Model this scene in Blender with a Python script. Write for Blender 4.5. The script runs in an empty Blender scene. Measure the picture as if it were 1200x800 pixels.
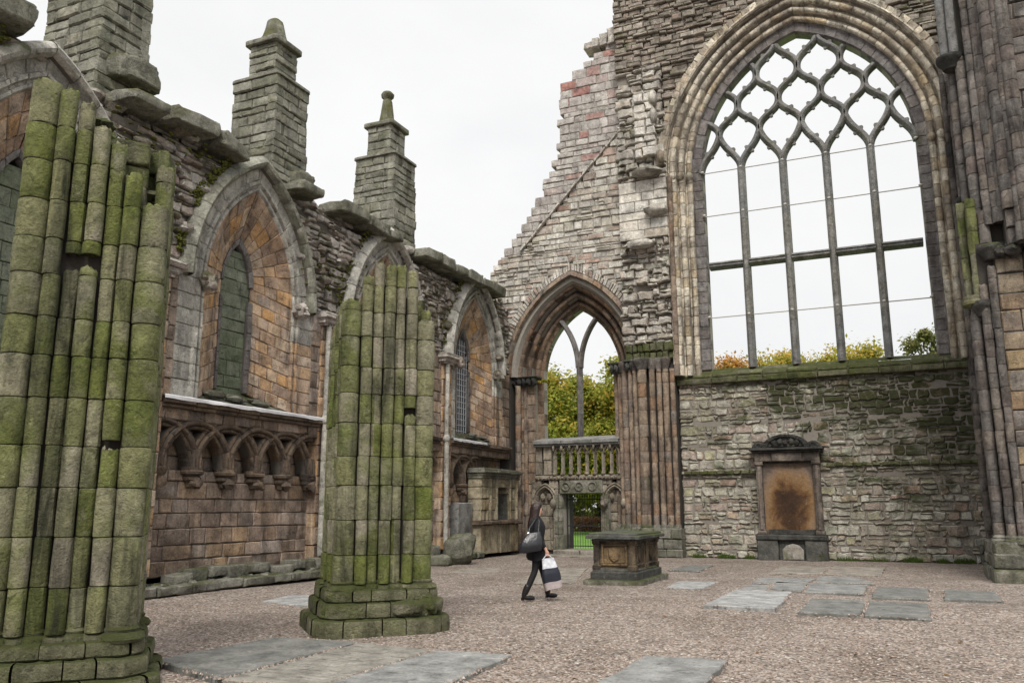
import bpy, math, random
from math import sin, cos, pi, sqrt, acos, radians
from mathutils import Vector, noise as mnoise
S = bpy.context.scene
COL = S.collection
rng = random.Random(7)
U = rng.uniform

# ------------------------------------------------------------------ mesh building
class MB:
    def __init__(s): s.v = []; s.f = []
    def add(s, vs, fs):
        b = len(s.v); s.v.extend(vs); s.f.extend([[b+i for i in f] for f in fs])
    def grid(s, rows, closed=False):
        n = len(rows[0]); b = len(s.v)
        for r in rows: s.v.extend(r)
        m = n if closed else n-1
        for i in range(len(rows)-1):
            for j in range(m):
                k = (j+1) % n
                s.f.append([b+i*n+j, b+i*n+k, b+(i+1)*n+k, b+(i+1)*n+j])
        return b, n

def obj(name, mb, mat, parent=None, smooth=True, label=None, kind=None, angle=None):
    me = bpy.data.meshes.new(name)
    off = Vector((0, 0, 0))
    if parent is not None:
        p = parent
        while p is not None:
            off = off + p.location; p = p.parent
    me.from_pydata([(a[0]-off.x, a[1]-off.y, a[2]-off.z) for a in mb.v], [], mb.f)
    me.materials.append(mat)
    if smooth: me.polygons.foreach_set('use_smooth', [True]*len(me.polygons))
    me.update()
    if smooth: me.set_sharp_from_angle(angle=radians(angle or 36))
    o = bpy.data.objects.new(name, me); COL.objects.link(o)
    if parent is not None: o.parent = parent
    if label: o['label'] = label
    if kind: o['kind'] = kind
    return o

def tag(o, label, cat, group=None):
    o['label'] = label; o['category'] = cat
    if group: o['group'] = group
    return o

def thing(name, label, cat, loc, group=None):
    o = bpy.data.objects.new(name, None); COL.objects.link(o)
    o.location = loc; o.empty_display_size = .3
    return tag(o, label, cat, group)

def box(mb, a, b):
    x0, y0, z0 = a; x1, y1, z1 = b
    mb.add([(x0,y0,z0),(x1,y0,z0),(x1,y1,z0),(x0,y1,z0),(x0,y0,z1),(x1,y0,z1),(x1,y1,z1),(x0,y1,z1)],
           [[0,3,2,1],[4,5,6,7],[0,1,5,4],[1,2,6,5],[2,3,7,6],[3,0,4,7]])

def Tbox(mb, T, u0, u1, v0, v1, w0, w1):
    vs = [T(u,v,w) for (u,v,w) in ((u0,v0,w0),(u1,v0,w0),(u1,v1,w0),(u0,v1,w0),(u0,v0,w1),(u1,v0,w1),(u1,v1,w1),(u0,v1,w1))]
    mb.add(vs, [[0,3,2,1],[4,5,6,7],[0,1,5,4],[1,2,6,5],[2,3,7,6],[3,0,4,7]])

def frame_E(y0): return lambda u, v, w: (u, y0-w, v)          # end wall, facing -Y
def frame_L(x0): return lambda u, v, w: (x0+w, u, v)          # aisle wall, facing +X

def stone_poly(mb, T, pts, wf, wb, c, bul=.0, tilt=1):
    """one worn block: outline (u,v) list, back wb, front wf, rounded arris c"""
    n = len(pts); cu = sum(p[0] for p in pts)/n; cv = sum(p[1] for p in pts)/n
    su = max(abs(p[0]-cu) for p in pts)+1e-6; sv = max(abs(p[1]-cv) for p in pts)+1e-6
    iu, iv = max(.3, 1-c/su), max(.3, 1-c/sv)
    tu, tv = U(-.5, .5)*tilt, U(-.5, .5)*tilt
    r0 = [T(p[0], p[1], wb) for p in pts]
    r1 = [T(p[0], p[1], wf-c) for p in pts]
    k = .015 if su < .5 else .02
    r2 = [T(cu+(p[0]-cu)*iu, cv+(p[1]-cv)*iv, wf+k*(tu*(p[0]-cu)/su+tv*(p[1]-cv)/sv)) for p in pts]
    b = len(mb.v); mb.v.extend(r0); mb.v.extend(r1); mb.v.extend(r2); mb.v.append(T(cu, cv, wf+bul))
    for q in (0, 1):
        for i in range(n):
            j = (i+1) % n
            mb.f.append([b+q*n+i, b+q*n+j, b+(q+1)*n+j, b+(q+1)*n+i])
    for i in range(n):
        mb.f.append([b+2*n+i, b+2*n+(i+1) % n, b+3*n])

def outline(u0, u1, v0, v1, jit, sub):
    pts = []
    cs = [(u0,v0),(u1,v0),(u1,v1),(u0,v1)]
    for k in range(4):
        a, b = cs[k], cs[(k+1) % 4]
        L = abs(a[0]-b[0])+abs(a[1]-b[1])
        n = max(1, min(5, int(L/sub+.5)))
        for i in range(n):
            t = i/n
            pts.append((a[0]+(b[0]-a[0])*t+U(-jit,jit), a[1]+(b[1]-a[1])*t+U(-jit,jit)))
    return pts

def courses(mb, core, T, v0, v1, ivs, hr, wr, wf=(0,.02), depth=.18, gap=.012, jit=.008, c=.02, sub=.3,
            split=0, miss=0, back=-.5, bul=.0, coreset=.03, edge=0):
    """lay stones in courses inside the intervals ivs(va,vb) -> [(a,b),...]"""
    v = v0
    while v < v1-.02:
        h = U(*hr)
        if v+h > v1-.5*hr[0]: h = v1-v
        va, vb = v, v+h
        for (a, b) in ivs(va, vb):
            if b-a < .04: continue
            if edge:
                if a > -90: a += U(-edge, edge)
                b += U(-edge, edge)
                if b-a < .06: continue
            if core is not None: Tbox(core, T, a+.015, b-.015, va, vb+.002, back, -coreset)
            u = a
            while u < b-.01:
                w = U(*wr)*(1 if h > hr[0]*1.3 else U(.9, 1.4))
                if u+w > b-.55*wr[0]: w = b-u
                if rng.random() < miss: u += w; continue
                parts = [(u, u+w, va, vb)]
                if split and w > .12 and h > .12 and rng.random() < split:
                    k = U(.35, .65)
                    if rng.random() < .6: parts = [(u,u+w,va,va+h*k),(u,u+w,va+h*k,vb)]
                    else:
                        m = u+w*U(.3,.7); parts = [(u,m,va,va+h*k),(m,u+w,va,va+h*(1-k)+h*.0),(u,m,va+h*k,vb),(m,u+w,va+h*(1-k),vb)]
                for (x0,x1,y0,y1) in parts:
                    if x1-x0 < 2.5*gap or y1-y0 < 2.5*gap: continue
                    f = U(*wf)
                    stone_poly(mb, T, outline(x0+gap/2,x1-gap/2,y0+gap/2,y1-gap/2,jit,sub), f, min(f-.02, -depth), c, bul)
                u += w
        v += h

# ---- pointed arches: c centre, h half span, zs springing, rise
class Arch:
    def __init__(s, c, h, zs, rise):
        s.c, s.h, s.zs = c, h, zs; s.R = (h*h+rise*rise)/(2*h); s.k = s.R-h
    def P(s, o, t, side):
        a = t*acos(min(1, max(-1, s.k/(s.R+o))))
        return s.c+side*(-s.k+(s.R+o)*cos(a)), s.zs+(s.R+o)*sin(a)
    def half(s, z, o=0):
        d = z-s.zs
        if d <= 0: return s.h+o
        q = (s.R+o)**2-d*d
        return max(0, sqrt(q)-s.k) if q > 0 else 0
    def apex(s, o=0): return s.zs+sqrt((s.R+o)**2-s.k**2)
    def length(s, o=0): return (s.R+o)*acos(s.k/(s.R+o))

def cut(ivs, arch, o, z0, extra=0):
    """remove the arch (offset o, from z0 up) from the intervals"""
    def f(va, vb):
        out = []
        for (a, b) in ivs(va, vb):
            if vb <= z0+.02 or va >= arch.apex(o): out.append((a, b)); continue
            hw = max(arch.half(va, o) if va > z0 else arch.half(z0, o), 0)*.5+arch.half(min(vb, arch.apex(o)), o)*.5
            if hw <= 0.03: out.append((a, b)); continue
            l, r = arch.c-hw, arch.c+hw
            if l > a: out.append((a, min(b, l)))
            if r < b: out.append((max(a, r), b))
        return out
    return f
def cutrect(ivs, a0, b0, z0, z1):
    def f(va, vb):
        out = []
        m = (va+vb)/2
        for (a, b) in ivs(va, vb):
            if m < z0 or m > z1: out.append((a, b)); continue
            if a0 > a: out.append((a, min(b, a0)))
            if b0 < b: out.append((max(a, b0), b))
        return [q for q in out if q[1] > q[0]]
    return f

def strip_rings(mb, rings):
    mb.grid(rings)

BK = [None]
def voussoirs(mb, T, arch, prof, seg=.4, sink=.018, t0=0, t1=1, sides=(-1,1), jit=.006):
    """swept moulding; prof = [(o,w)...] open profile; every stone is its own island"""
    om = sum(p[0] for p in prof)/len(prof)
    for sd in sides:
        if BK[0] is not None:
            BK[0].grid([[T(*arch.P(o, t0+(t1-t0)*i/24, sd), w-sink-.012) for (o, w) in prof] for i in range(25)])
        L = arch.length(om)*(t1-t0); n = max(2, int(L/seg+.5))
        ts = [t0+(t1-t0)*(i+(U(-.15,.15) if 0 < i < n else 0))/n for i in range(n+1)]
        for i in range(n):
            a, b = ts[i], ts[i+1]; e = .012/max(L,.1)*(t1-t0)
            js = U(-jit, jit)
            steps = [(a+e*.3, sink), (a+e*1.6, 0), ((a+b)/2, 0), (b-e*1.6, 0), (b-e*.3, sink)]
            rings = []
            for (t, sk) in steps:
                ring = []
                for (o, w) in prof:
                    u, v = arch.P(o+js, t, sd)
                    ring.append(T(u, v, w-sk+js))
                rings.append(ring)
            mb.grid(rings)

def jamb(mb, T, uc, side, prof, z0, z1, seg=(.25,.45), sink=.018, jit=.006):
    """same profile run down a vertical jamb; u = uc+side*o"""
    z = z0
    if BK[0] is not None: BK[0].grid([[T(uc+side*o, zz, w-sink-.012) for (o, w) in prof] for zz in (z0, z1)])
    while z < z1-.02:
        h = U(*seg)
        if z+h > z1-.15: h = z1-z
        js = U(-jit, jit); rings = []
        for (zz, sk) in ((z+.004, sink), (z+.02, 0), (z+h/2, 0), (z+h-.02, 0), (z+h-.004, sink)):
            rings.append([T(uc+side*(o+js), zz, w-sk+js) for (o, w) in prof])
        mb.grid(rings); z += h

def roll(o, w, r, a0, a1, n=6):
    return [(o+r*cos(radians(a0+(a1-a0)*i/n)), w+r*sin(radians(a0+(a1-a0)*i/n))) for i in range(n+1)]

def orders(rs, o0, w0, dw):
    """profile of receding orders: a roll on each step, hollow between. returns [(o,w)]"""
    p = [(o0, w0-.25), (o0, w0)]
    o, w = o0, w0
    for r in rs:
        p += roll(o+r, w, r*.98, 180, 0, 6)
        o += 2*r
        p += [(o+r*.25, w-r*.5), (o+r*.6, w-r*.25), (o+r*.7, w+dw*.6)]
        o += r*.7; w += dw
    p += [(o, w), (o+.02, w)]
    return p

def shaft(mb, x, y, r, z0, z1, hs=(.32,.46), n=14, wear=.012, sink=.94, joints=None, cap=True, ang=0):
    """a column shaft built of drums, each drum an island"""
    z = z0; js = joints
    i = 0
    while z < z1-.01:
        if js:
            nx = [q for q in js if q > z+.05]; h = (min(nx[0], z1) if nx else z1)-z
        else:
            h = U(*hs)
        if z+h > z1-.08: h = z1-z
        rr = r*(1+U(-.035, .035)); dx, dy = U(-.007,.007), U(-.007,.007)
        ph = U(0, 99); rings = []
        last = z+h >= z1-.02
        for (zz, k) in ((z+.002, sink), (z+.007, .972), (z+.022, .997), (z+h*.5, 1.006), (z+h-.022, .997 if not last else .97), (z+h-.007, .972 if not last else .9), (z+h-.002, sink if not last else .72)):
            ring = []
            for j in range(n):
                a = ang+2*pi*j/n
                q = rr*k*(1+wear/r*1.2*mnoise.noise((cos(a)*1.4+ph, sin(a)*1.4, zz*3)))
                ring.append((x+dx+q*cos(a), y+dy+q*sin(a), zz+(U(-.05,.03) if last and k < .92 else 0)))
            rings.append(ring)
        b, m = mb.grid(rings, True)
        if last and cap:
            mb.f.append([b+6*m+j for j in range(m)])
        z += h; i += 1

def ring_stack(mb, x, y, prof, n=16, ang=0, sx=1, sy=1, nz=0):
    rings = [[(x+sx*r*cos(ang+2*pi*j/n)*(1+nz*U(-1,1)), y+sy*r*sin(ang+2*pi*j/n)*(1+nz*U(-1,1)), z) for j in range(n)] for (r, z) in prof]
    b, m = mb.grid(rings, True)
    mb.f.append([b+j for j in range(n)][::-1]); mb.f.append([b+(len(prof)-1)*m+j for j in range(n)])

def lump(mb, c, r, seed=0, n=10, m=7, rough=.25, flat=0):
    """irregular stone or carved lump"""
    rows = []
    for i in range(m+1):
        th = pi*i/m; row = []
        for j in range(n):
            a = 2*pi*j/n
            d = Vector((sin(th)*cos(a), sin(th)*sin(a), cos(th)))
            k = 1+rough*mnoise.noise(d*1.7+Vector((seed*3.1, seed, 0)))+rough*.5*mnoise.noise(d*4+Vector((seed, 7, 0)))
            row.append((c[0]+r[0]*d.x*k, c[1]+r[1]*d.y*k, c[2]+r[2]*d.z*k))
        rows.append(row)
    mb.grid(rows, True)

def boulder(mb, c, size, seed=0, rot=0, rough=.12, n=5, tilt=0, sq=5):
    """rough squared block (superellipsoid with noise)"""
    rows = []; N, M = 36, 20
    ca, sa = cos(rot), sin(rot)
    def sp(x, e): return math.copysign(abs(x)**e, x)
    e = 2/sq
    for i in range(M+1):
        th = -pi/2+pi*i/M; row = []
        for j in range(N):
            a = 2*pi*j/N
            x, y, z = sp(cos(th),e)*sp(cos(a),e), sp(cos(th),e)*sp(sin(a),e), sp(sin(th),e)
            p = Vector((x*size[0], y*size[1], z*size[2]))
            k = rough*mnoise.noise(p*2.2+Vector((seed*5.3, seed, 1)))+rough*.55*mnoise.noise(p*6+Vector((seed, 2, 1)))+rough*.35*mnoise.noise(p*15+Vector((seed, 3, 1)))
            q = Vector((x, y, z))*k*min(1, 2*min(size)) + p
            X, Y = q.x*ca-q.y*sa, q.x*sa+q.y*ca
            row.append((c[0]+X, c[1]+Y, c[2]+q.z+tilt*X))
        rows.append(row)
    mb.grid(rows, True)

def bar(mb, pts, prof, T, caps=True):
    """sweep a closed profile [(n,w)] along a polyline of (u,v)"""
    rings = []
    for i, p in enumerate(pts):
        a = pts[max(0, i-1)]; b = pts[min(len(pts)-1, i+1)]
        du, dv = b[0]-a[0], b[1]-a[1]; L = sqrt(du*du+dv*dv) or 1
        nu, nv = -dv/L, du/L
        rings.append([T(p[0]+nu*n, p[1]+nv*n, w) for (n, w) in prof])
    b, m = mb.grid(rings, True)
    if caps:
        mb.f.append([b+j for j in range(m)][::-1]); mb.f.append([b+(len(rings)-1)*m+j for j in range(m)])

def tube(mb, pts, r, n=8, r1=None):
    rows = []
    N = len(pts)
    for i, p in enumerate(pts):
        a = Vector(pts[max(0,i-1)]); b = Vector(pts[min(N-1,i+1)]); d = (b-a).normalized()
        up = Vector((0,0,1)) if abs(d.z) < .9 else Vector((1,0,0))
        x = d.cross(up).normalized(); y = d.cross(x)
        rr = r if r1 is None else r+(r1-r)*i/(N-1)
        rows.append([tuple(Vector(p)+x*rr*cos(2*pi*j/n)+y*rr*sin(2*pi*j/n)) for j in range(n)])
    b, m = mb.grid(rows, True)
    mb.f.append([b+j for j in range(m)]); mb.f.append([b+(N-1)*m+j for j in range(m)])

def patch_stones(mb, P, ts, ss_fn, sink=.02, gx=.012):
    """blocks on a lofted surface P(t,s)->Vector"""
    for i in range(len(ts)-1):
        ss = ss_fn(i)
        for j in range(len(ss)-1):
            t0, t1, s0, s1 = ts[i], ts[i+1], ss[j], ss[j+1]
            A, B, C_ = P(t0,s0), P(t1,s0), P(t0,s1)
            lt = max((B-A).length, (P(t1,s1)-C_).length, .02); ls = max((C_-A).length, .02)
            et, es = min(.3, .022/lt)*(t1-t0), min(.3, .022/ls)*(s1-s0)
            n = (P((t0+t1)/2+.3*(t1-t0), (s0+s1)/2)-P((t0+t1)/2, (s0+s1)/2)).cross(P((t0+t1)/2, (s0+s1)/2+.3*(s1-s0))-P((t0+t1)/2, (s0+s1)/2))
            n.normalize()
            if patch_stones.to is not None and n.dot(patch_stones.to-P((t0+t1)/2,(s0+s1)/2)) < 0: n = -n
            js = U(-.012, .012)
            tt = [t0, t0+et, (t0+t1)/2, t1-et, t1]; sv = [s0, s0+es, (s0+s1)/2, s1-es, s1]
            rows = []
            for a, t in enumerate(tt):
                row = []
                for b, s in enumerate(sv):
                    d = js-(sink if a in (0,4) or b in (0,4) else 0)+U(-.004,.004)
                    row.append(tuple(P(t, s)+n*(d*patch_stones.sg)))
                rows.append(row)
            mb.grid(rows)
patch_stones.sg = 1; patch_stones.to = None

# ------------------------------------------------------------------ materials
def nd(nt, typ, **k):
    n = nt.nodes.new(typ)
    for a, b in k.items(): setattr(n, a, b)
    return n
def new_mat(name):
    m = bpy.data.materials.new(name); m.use_nodes = True; nt = m.node_tree
    for n in list(nt.nodes): nt.nodes.remove(n)
    out = nd(nt, 'ShaderNodeOutputMaterial'); bs = nd(nt, 'ShaderNodeBsdfPrincipled')
    nt.links.new(bs.outputs[0], out.inputs[0])
    bs.inputs['Roughness'].default_value = .9
    try: bs.inputs['Specular IOR Level'].default_value = .25
    except Exception: pass
    return m, nt, bs
def ramp(nt, fac, stops, interp='LINEAR'):
    r = nd(nt, 'ShaderNodeValToRGB'); r.color_ramp.interpolation = interp
    el = r.color_ramp.elements
    while len(el) > 1: el.remove(el[-1])
    el[0].position = stops[0][0]; el[0].color = (*stops[0][1], 1)
    for p, c in stops[1:]:
        e = el.new(p); e.color = (*c, 1)
    nt.links.new(fac, r.inputs[0]); return r.outputs[0]
def gray(a): return (a, a, a)
def mix(nt, fac, a, b, mode='MIX'):
    m = nd(nt, 'ShaderNodeMix', data_type='RGBA', blend_type=mode)
    if isinstance(fac, (int, float)): m.inputs[0].default_value = fac
    else: nt.links.new(fac, m.inputs[0])
    for i, q in ((6, a), (7, b)):
        if isinstance(q, tuple): m.inputs[i].default_value = (*q, 1)
        else: nt.links.new(q, m.inputs[i])
    return m.outputs[2]
def math_(nt, op, a, b=None, c=None):
    m = nd(nt, 'ShaderNodeMath', operation=op)
    for i, q in enumerate((a, b, c)):
        if q is None: continue
        if isinstance(q, (int, float)): m.inputs[i].default_value = q
        else: nt.links.new(q, m.inputs[i])
    return m.outputs[0]
def noise(nt, vec, scale, detail=4, rough=.55, dist=0):
    n = nd(nt, 'ShaderNodeTexNoise'); n.inputs['Scale'].default_value = scale
    n.inputs['Detail'].default_value = detail; n.inputs['Roughness'].default_value = rough
    n.inputs['Distortion'].default_value = dist
    nt.links.new(vec, n.inputs['Vector']); return n.outputs['Fac']
def mapped(nt, vec, scale, loc=(0,0,0)):
    m = nd(nt, 'ShaderNodeMapping'); m.inputs['Scale'].default_value = scale; m.inputs['Location'].default_value = loc
    nt.links.new(vec, m.inputs['Vector']); return m.outputs[0]

def stone_mat(name, pal, patch=None, patch_amt=.6, patch_scale=.5, moss=0., moss_col=(.06,.075,.015), up=.5, dark=.4, dark_col=(.03,.027,.025),
              lichen=.25, lichen_col=(.42,.42,.36), bump=.5, fine=1., bdist=.06, grime=None, moss_rand=.14, lines=False):
    m, nt, bs = new_mat(name)
    g = nd(nt, 'ShaderNodeNewGeometry'); P = g.outputs['Position']; R = g.outputs['Random Per Island']
    n = len(pal)
    c = ramp(nt, R, [(i/(n-1) if n > 1 else 0, p) for i, p in enumerate(pal)])
    if patch:
        f = noise(nt, P, patch_scale, 5, .6, .6)
        off = math_(nt, 'MULTIPLY_ADD', R, .22, -.11); f = math_(nt, 'ADD', f, off)
        f = ramp(nt, f, [(.46, gray(0)), (.62, gray(1))]); f = math_(nt, 'MULTIPLY', f, patch_amt)
        c = mix(nt, f, c, patch)
    n2 = noise(nt, P, 3.2, 8, .65, .3)
    c = mix(nt, 1, c, ramp(nt, n2, [(.25, gray(.48)), (.5, gray(1)), (.75, gray(1.5))]), 'MULTIPLY')
    n3 = noise(nt, P, 26*fine, 6, .7)
    c = mix(nt, 1, c, ramp(nt, n3, [(.28, gray(.66)), (.5, gray(1)), (.72, gray(1.25))]), 'MULTIPLY')
    sp_ = noise(nt, P, 5.5, 9, .78, .8); c = mix(nt, 1, c, ramp(nt, sp_, [(.38, gray(.5)), (.45, gray(1)), (.56, gray(1)), (.61, gray(1.28))]), 'MULTIPLY')
    if lichen:
        l = noise(nt, P, 7, 7, .75, 1.2); l = ramp(nt, l, [(.58, gray(0)), (.66, gray(1))])
        c = mix(nt, math_(nt, 'MULTIPLY', l, lichen), c, lichen_col)
    if dark:
        s = noise(nt, mapped(nt, P, (2.4, 2.4, .35), (3.3, 1, 0)), 1.3, 7, .65, .4)
        s = ramp(nt, s, [(.5, gray(0)), (.68, gray(1))])
        c = mix(nt, math_(nt, 'MULTIPLY', s, dark), c, dark_col)
    if moss:
        k = noise(nt, P, 1.1, 8, .65, .5)
        sx = nd(nt, 'ShaderNodeSeparateXYZ'); nt.links.new(g.outputs['Normal'], sx.inputs[0])
        k = math_(nt, 'ADD', k, math_(nt, 'MULTIPLY', math_(nt, 'MAXIMUM', sx.outputs[2], 0), up*.35))
        k = math_(nt, 'ADD', k, math_(nt, 'MULTIPLY_ADD', R, moss_rand, -moss_rand/2))
        lo = .78-.55*moss
        k = ramp(nt, k, [(lo-.07, gray(0)), (lo+.1, gray(1))])
        mc = mix(nt, noise(nt, P, 9, 6, .7), tuple(.5*q for q in moss_col), tuple(1.5*q for q in moss_col))
        c = mix(nt, math_(nt, 'MULTIPLY', k, .88), c, mc)
    if lines:                                                  # eroded laminations of the stone
        f = ramp(nt, noise(nt, mapped(nt, P, (.9, 9, 1)), 2.2, 6, .7, .5), [(.55, gray(0)), (.62, gray(.75))]); c = mix(nt, f, c, (.06,.055,.048))
    if grime:                                                  # patchy dark moss crust, thicker towards one upper corner of the wall
        sx2 = nd(nt, 'ShaderNodeSeparateXYZ'); nt.links.new(P, sx2.inputs[0])
        f = math_(nt, 'ADD', noise(nt, mapped(nt, P, (1, 1, 1.7), (2.1, 0, .4)), .75, 9, .72, .6), math_(nt, 'MULTIPLY', math_(nt, 'SUBTRACT', sx2.outputs[2], 3.2), .045))
        f = math_(nt, 'ADD', f, math_(nt, 'MULTIPLY', math_(nt, 'MINIMUM', math_(nt, 'ADD', sx2.outputs[0], 2.6), 2.5), .028))
        f = ramp(nt, f, [(.49, gray(0)), (.56, gray(.6)), (.63, gray(.95))])
        gc = mix(nt, noise(nt, P, 8, 6, .7), (.022,.026,.010), (.060,.066,.022))
        c = mix(nt, f, c, gc)
    nt.links.new(c, bs.inputs['Base Color'])
    b1 = noise(nt, P, 11, 8, .7, .3); b2 = noise(nt, P, 55*fine, 5, .7)
    h = math_(nt, 'ADD', b1, math_(nt, 'MULTIPLY', b2, .45))
    vo = nd(nt, 'ShaderNodeTexVoronoi'); vo.inputs['Scale'].default_value = 17; nt.links.new(P, vo.inputs['Vector'])
    h = math_(nt, 'ADD', h, math_(nt, 'MULTIPLY', math_(nt, 'MINIMUM', vo.outputs['Distance'], .35), .6))
    bp = nd(nt, 'ShaderNodeBump'); bp.inputs['Strength'].default_value = min(1, bump*1.5); bp.inputs['Distance'].default_value = bdist
    nt.links.new(h, bp.inputs['Height']); nt.links.new(bp.outputs[0], bs.inputs['Normal'])
    return m
def plain_mat(name, col, rough=.8, var=.2, scale=8, bump=0, metal=0, spec=.3):
    m, nt, bs = new_mat(name)
    g = nd(nt, 'ShaderNodeNewGeometry'); n = noise(nt, g.outputs['Position'], scale, 6, .6)
    nt.links.new(mix(nt, n, tuple(q*(1-var) for q in col), tuple(q*(1+var) for q in col)), bs.inputs['Base Color'])
    bs.inputs['Roughness'].default_value = rough; bs.inputs['Metallic'].default_value = metal
    bs.inputs['Specular IOR Level'].default_value = spec
    if bump:
        bp = nd(nt, 'ShaderNodeBump'); bp.inputs['Strength'].default_value = bump; bp.inputs['Distance'].default_value = .02
        nt.links.new(n, bp.inputs['Height']); nt.links.new(bp.outputs[0], bs.inputs['Normal'])
    return m
# ------------------------------------------------------------------ palettes
M = {}
M['gable'] = stone_mat('gable stone', [(.47,.45,.40),(.56,.54,.49),(.40,.38,.35),(.60,.58,.53),(.50,.47,.40),(.45,.38,.33),(.57,.54,.47),(.49,.48,.44),(.40,.25,.20),(.54,.52,.47)],
    patch=(.28,.26,.22), patch_amt=.5, patch_scale=.45, moss=.12, dark=.45, lichen=.35)
M['ashlar_grey'] = stone_mat('grey pink ashlar', [(.42,.40,.38),(.47,.45,.42),(.43,.40,.37),(.50,.47,.44),(.34,.17,.145),(.46,.44,.42),(.40,.36,.34),(.48,.46,.43),(.52,.49,.45),(.44,.42,.39)],
    patch=(.24,.22,.2), patch_amt=.4, moss=.08, dark=.3)
M['rubble'] = stone_mat('ragged rubble core', [(.54,.51,.46),(.45,.42,.37),(.60,.57,.52),(.50,.46,.40),(.52,.44,.38),(.62,.59,.53),(.42,.39,.35)],
    patch=(.20,.18,.15), patch_amt=.5, patch_scale=.8, moss=.18, dark=.5, bump=.8)
M['rubble_brown'] = stone_mat('brown thin rubble', [(.36,.32,.27),(.29,.26,.22),(.42,.38,.32),(.32,.27,.23),(.39,.35,.29),(.40,.29,.24),(.32,.30,.25)],
    patch=(.12,.11,.09), patch_amt=.6, patch_scale=.6, moss=.2, dark=.5, bump=.8)
M['pale'] = stone_mat('pale ashlar', [(.60,.58,.53),(.66,.64,.59),(.55,.52,.47),(.63,.59,.52),(.58,.56,.52),(.58,.49,.37)],
    patch=(.28,.26,.23), patch_amt=.4, moss=.06, dark=.3)
M['cream'] = stone_mat('cream moulded stone', [(0.572, 0.504, 0.39), (0.629, 0.573, 0.47), (0.515, 0.469, 0.389), (0.652, 0.607, 0.515), (0.56, 0.446, 0.286), (0.527, 0.492, 0.436)],
    patch=(0.22, 0.182, 0.143), patch_amt=.75, patch_scale=.7, moss=.08, dark=.85, dark_col=(.06,.05,.042))
M['grey_mould'] = stone_mat('grey window stone', [(0.168, 0.158, 0.154), (0.21, 0.196, 0.189), (0.142, 0.129, 0.129), (0.191, 0.171, 0.161), (0.242, 0.222, 0.208)],
    patch=(0.088, 0.072, 0.068), patch_amt=.5, moss=.1, dark=.5)
M['tracery'] = stone_mat('dark tracery stone', [(0.187, 0.187, 0.185), (0.231, 0.229, 0.22), (0.165, 0.165, 0.167), (0.253, 0.248, 0.231)],
    patch=(0.16, 0.15, 0.13), patch_amt=.5, patch_scale=1.2, moss=.12, moss_col=(.07,.08,.03), dark=.3, lichen=.2)
M['brown_mould'] = stone_mat('brown moulded stone', [(.17,.115,.08),(.21,.15,.105),(.14,.10,.08),(.24,.18,.13),(.19,.12,.085),(.25,.15,.08)],
    patch=(.07,.055,.05), patch_amt=.65, patch_scale=.9, moss=.06, dark=.75, lichen=.2)
M['shaft_brown'] = stone_mat('brown shaft stone', [(.25,.19,.14),(.30,.235,.175),(.22,.17,.14),(.27,.17,.105),(.33,.27,.21),(.23,.20,.175)],
    patch=(.11,.085,.07), patch_amt=.5, patch_scale=1.1, moss=.08, dark=.8, dark_col=(.03,.024,.022))
M['shaft_mauve'] = stone_mat('mauve grey shaft stone', [(0.15, 0.136, 0.122), (0.194, 0.173, 0.157), (0.125, 0.117, 0.11), (0.206, 0.177, 0.149), (0.163, 0.133, 0.121), (0.24, 0.221, 0.204), (0.107, 0.101, 0.096)],
    patch=(0.064, 0.054, 0.049), patch_amt=.7, patch_scale=1.2, moss=.08, dark=.9, dark_col=(.022,.02,.02))
M['infill'] = stone_mat('infill rubble', [(0.406, 0.388, 0.33), (0.491, 0.468, 0.404), (0.331, 0.319, 0.272), (0.576, 0.553, 0.483), (0.385, 0.35, 0.298), (0.431, 0.338, 0.297), (0.524, 0.495, 0.407), (0.362, 0.368, 0.298), (0.456, 0.304, 0.258), (0.483, 0.46, 0.308), (0.618, 0.595, 0.525)],
    patch=(0.176, 0.171, 0.121), patch_amt=.5, patch_scale=.6, moss=.16, moss_col=(.06,.066,.02), up=.6, dark=.3, lichen=.4, bump=.8, grime=True, moss_rand=.03)
M['green_stone'] = stone_mat('green stained pier stone', [(0.185, 0.188, 0.086), (0.23, 0.219, 0.148), (0.147, 0.157, 0.062), (0.268, 0.243, 0.186), (0.181, 0.191, 0.071), (0.155, 0.155, 0.098), (0.26, 0.242, 0.178), (0.133, 0.146, 0.058), (0.207, 0.193, 0.126), (0.192, 0.202, 0.079)],
    patch=(0.1, 0.122, 0.02), patch_amt=.8, patch_scale=.9, moss=.16, moss_col=(.055,.062,.010), up=.5, dark=.95, dark_col=(.022,.024,.012), lichen=.35, lichen_col=(.33,.31,.23), bump=.6, moss_rand=.05)
M['green_base'] = stone_mat('mossy base stone', [(0.125, 0.125, 0.068), (0.159, 0.151, 0.098), (0.1, 0.108, 0.047), (0.176, 0.161, 0.122), (0.117, 0.125, 0.056)],
    patch=(0.064, 0.076, 0.017), patch_amt=.75, patch_scale=1.6, moss=.3, moss_col=(.05,.058,.014), up=.8, dark=.6, dark_col=(.025,.028,.015), lichen=.4, lichen_col=(.28,.28,.23), bump=.9)
M['jamb_grey'] = stone_mat('grey jamb ashlar', [(0.384, 0.371, 0.333), (0.448, 0.429, 0.384), (0.333, 0.32, 0.288), (0.486, 0.467, 0.422), (0.41, 0.371, 0.314)],
    patch=(0.221, 0.215, 0.189), patch_amt=.5, moss=.15, dark=.45)
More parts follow.
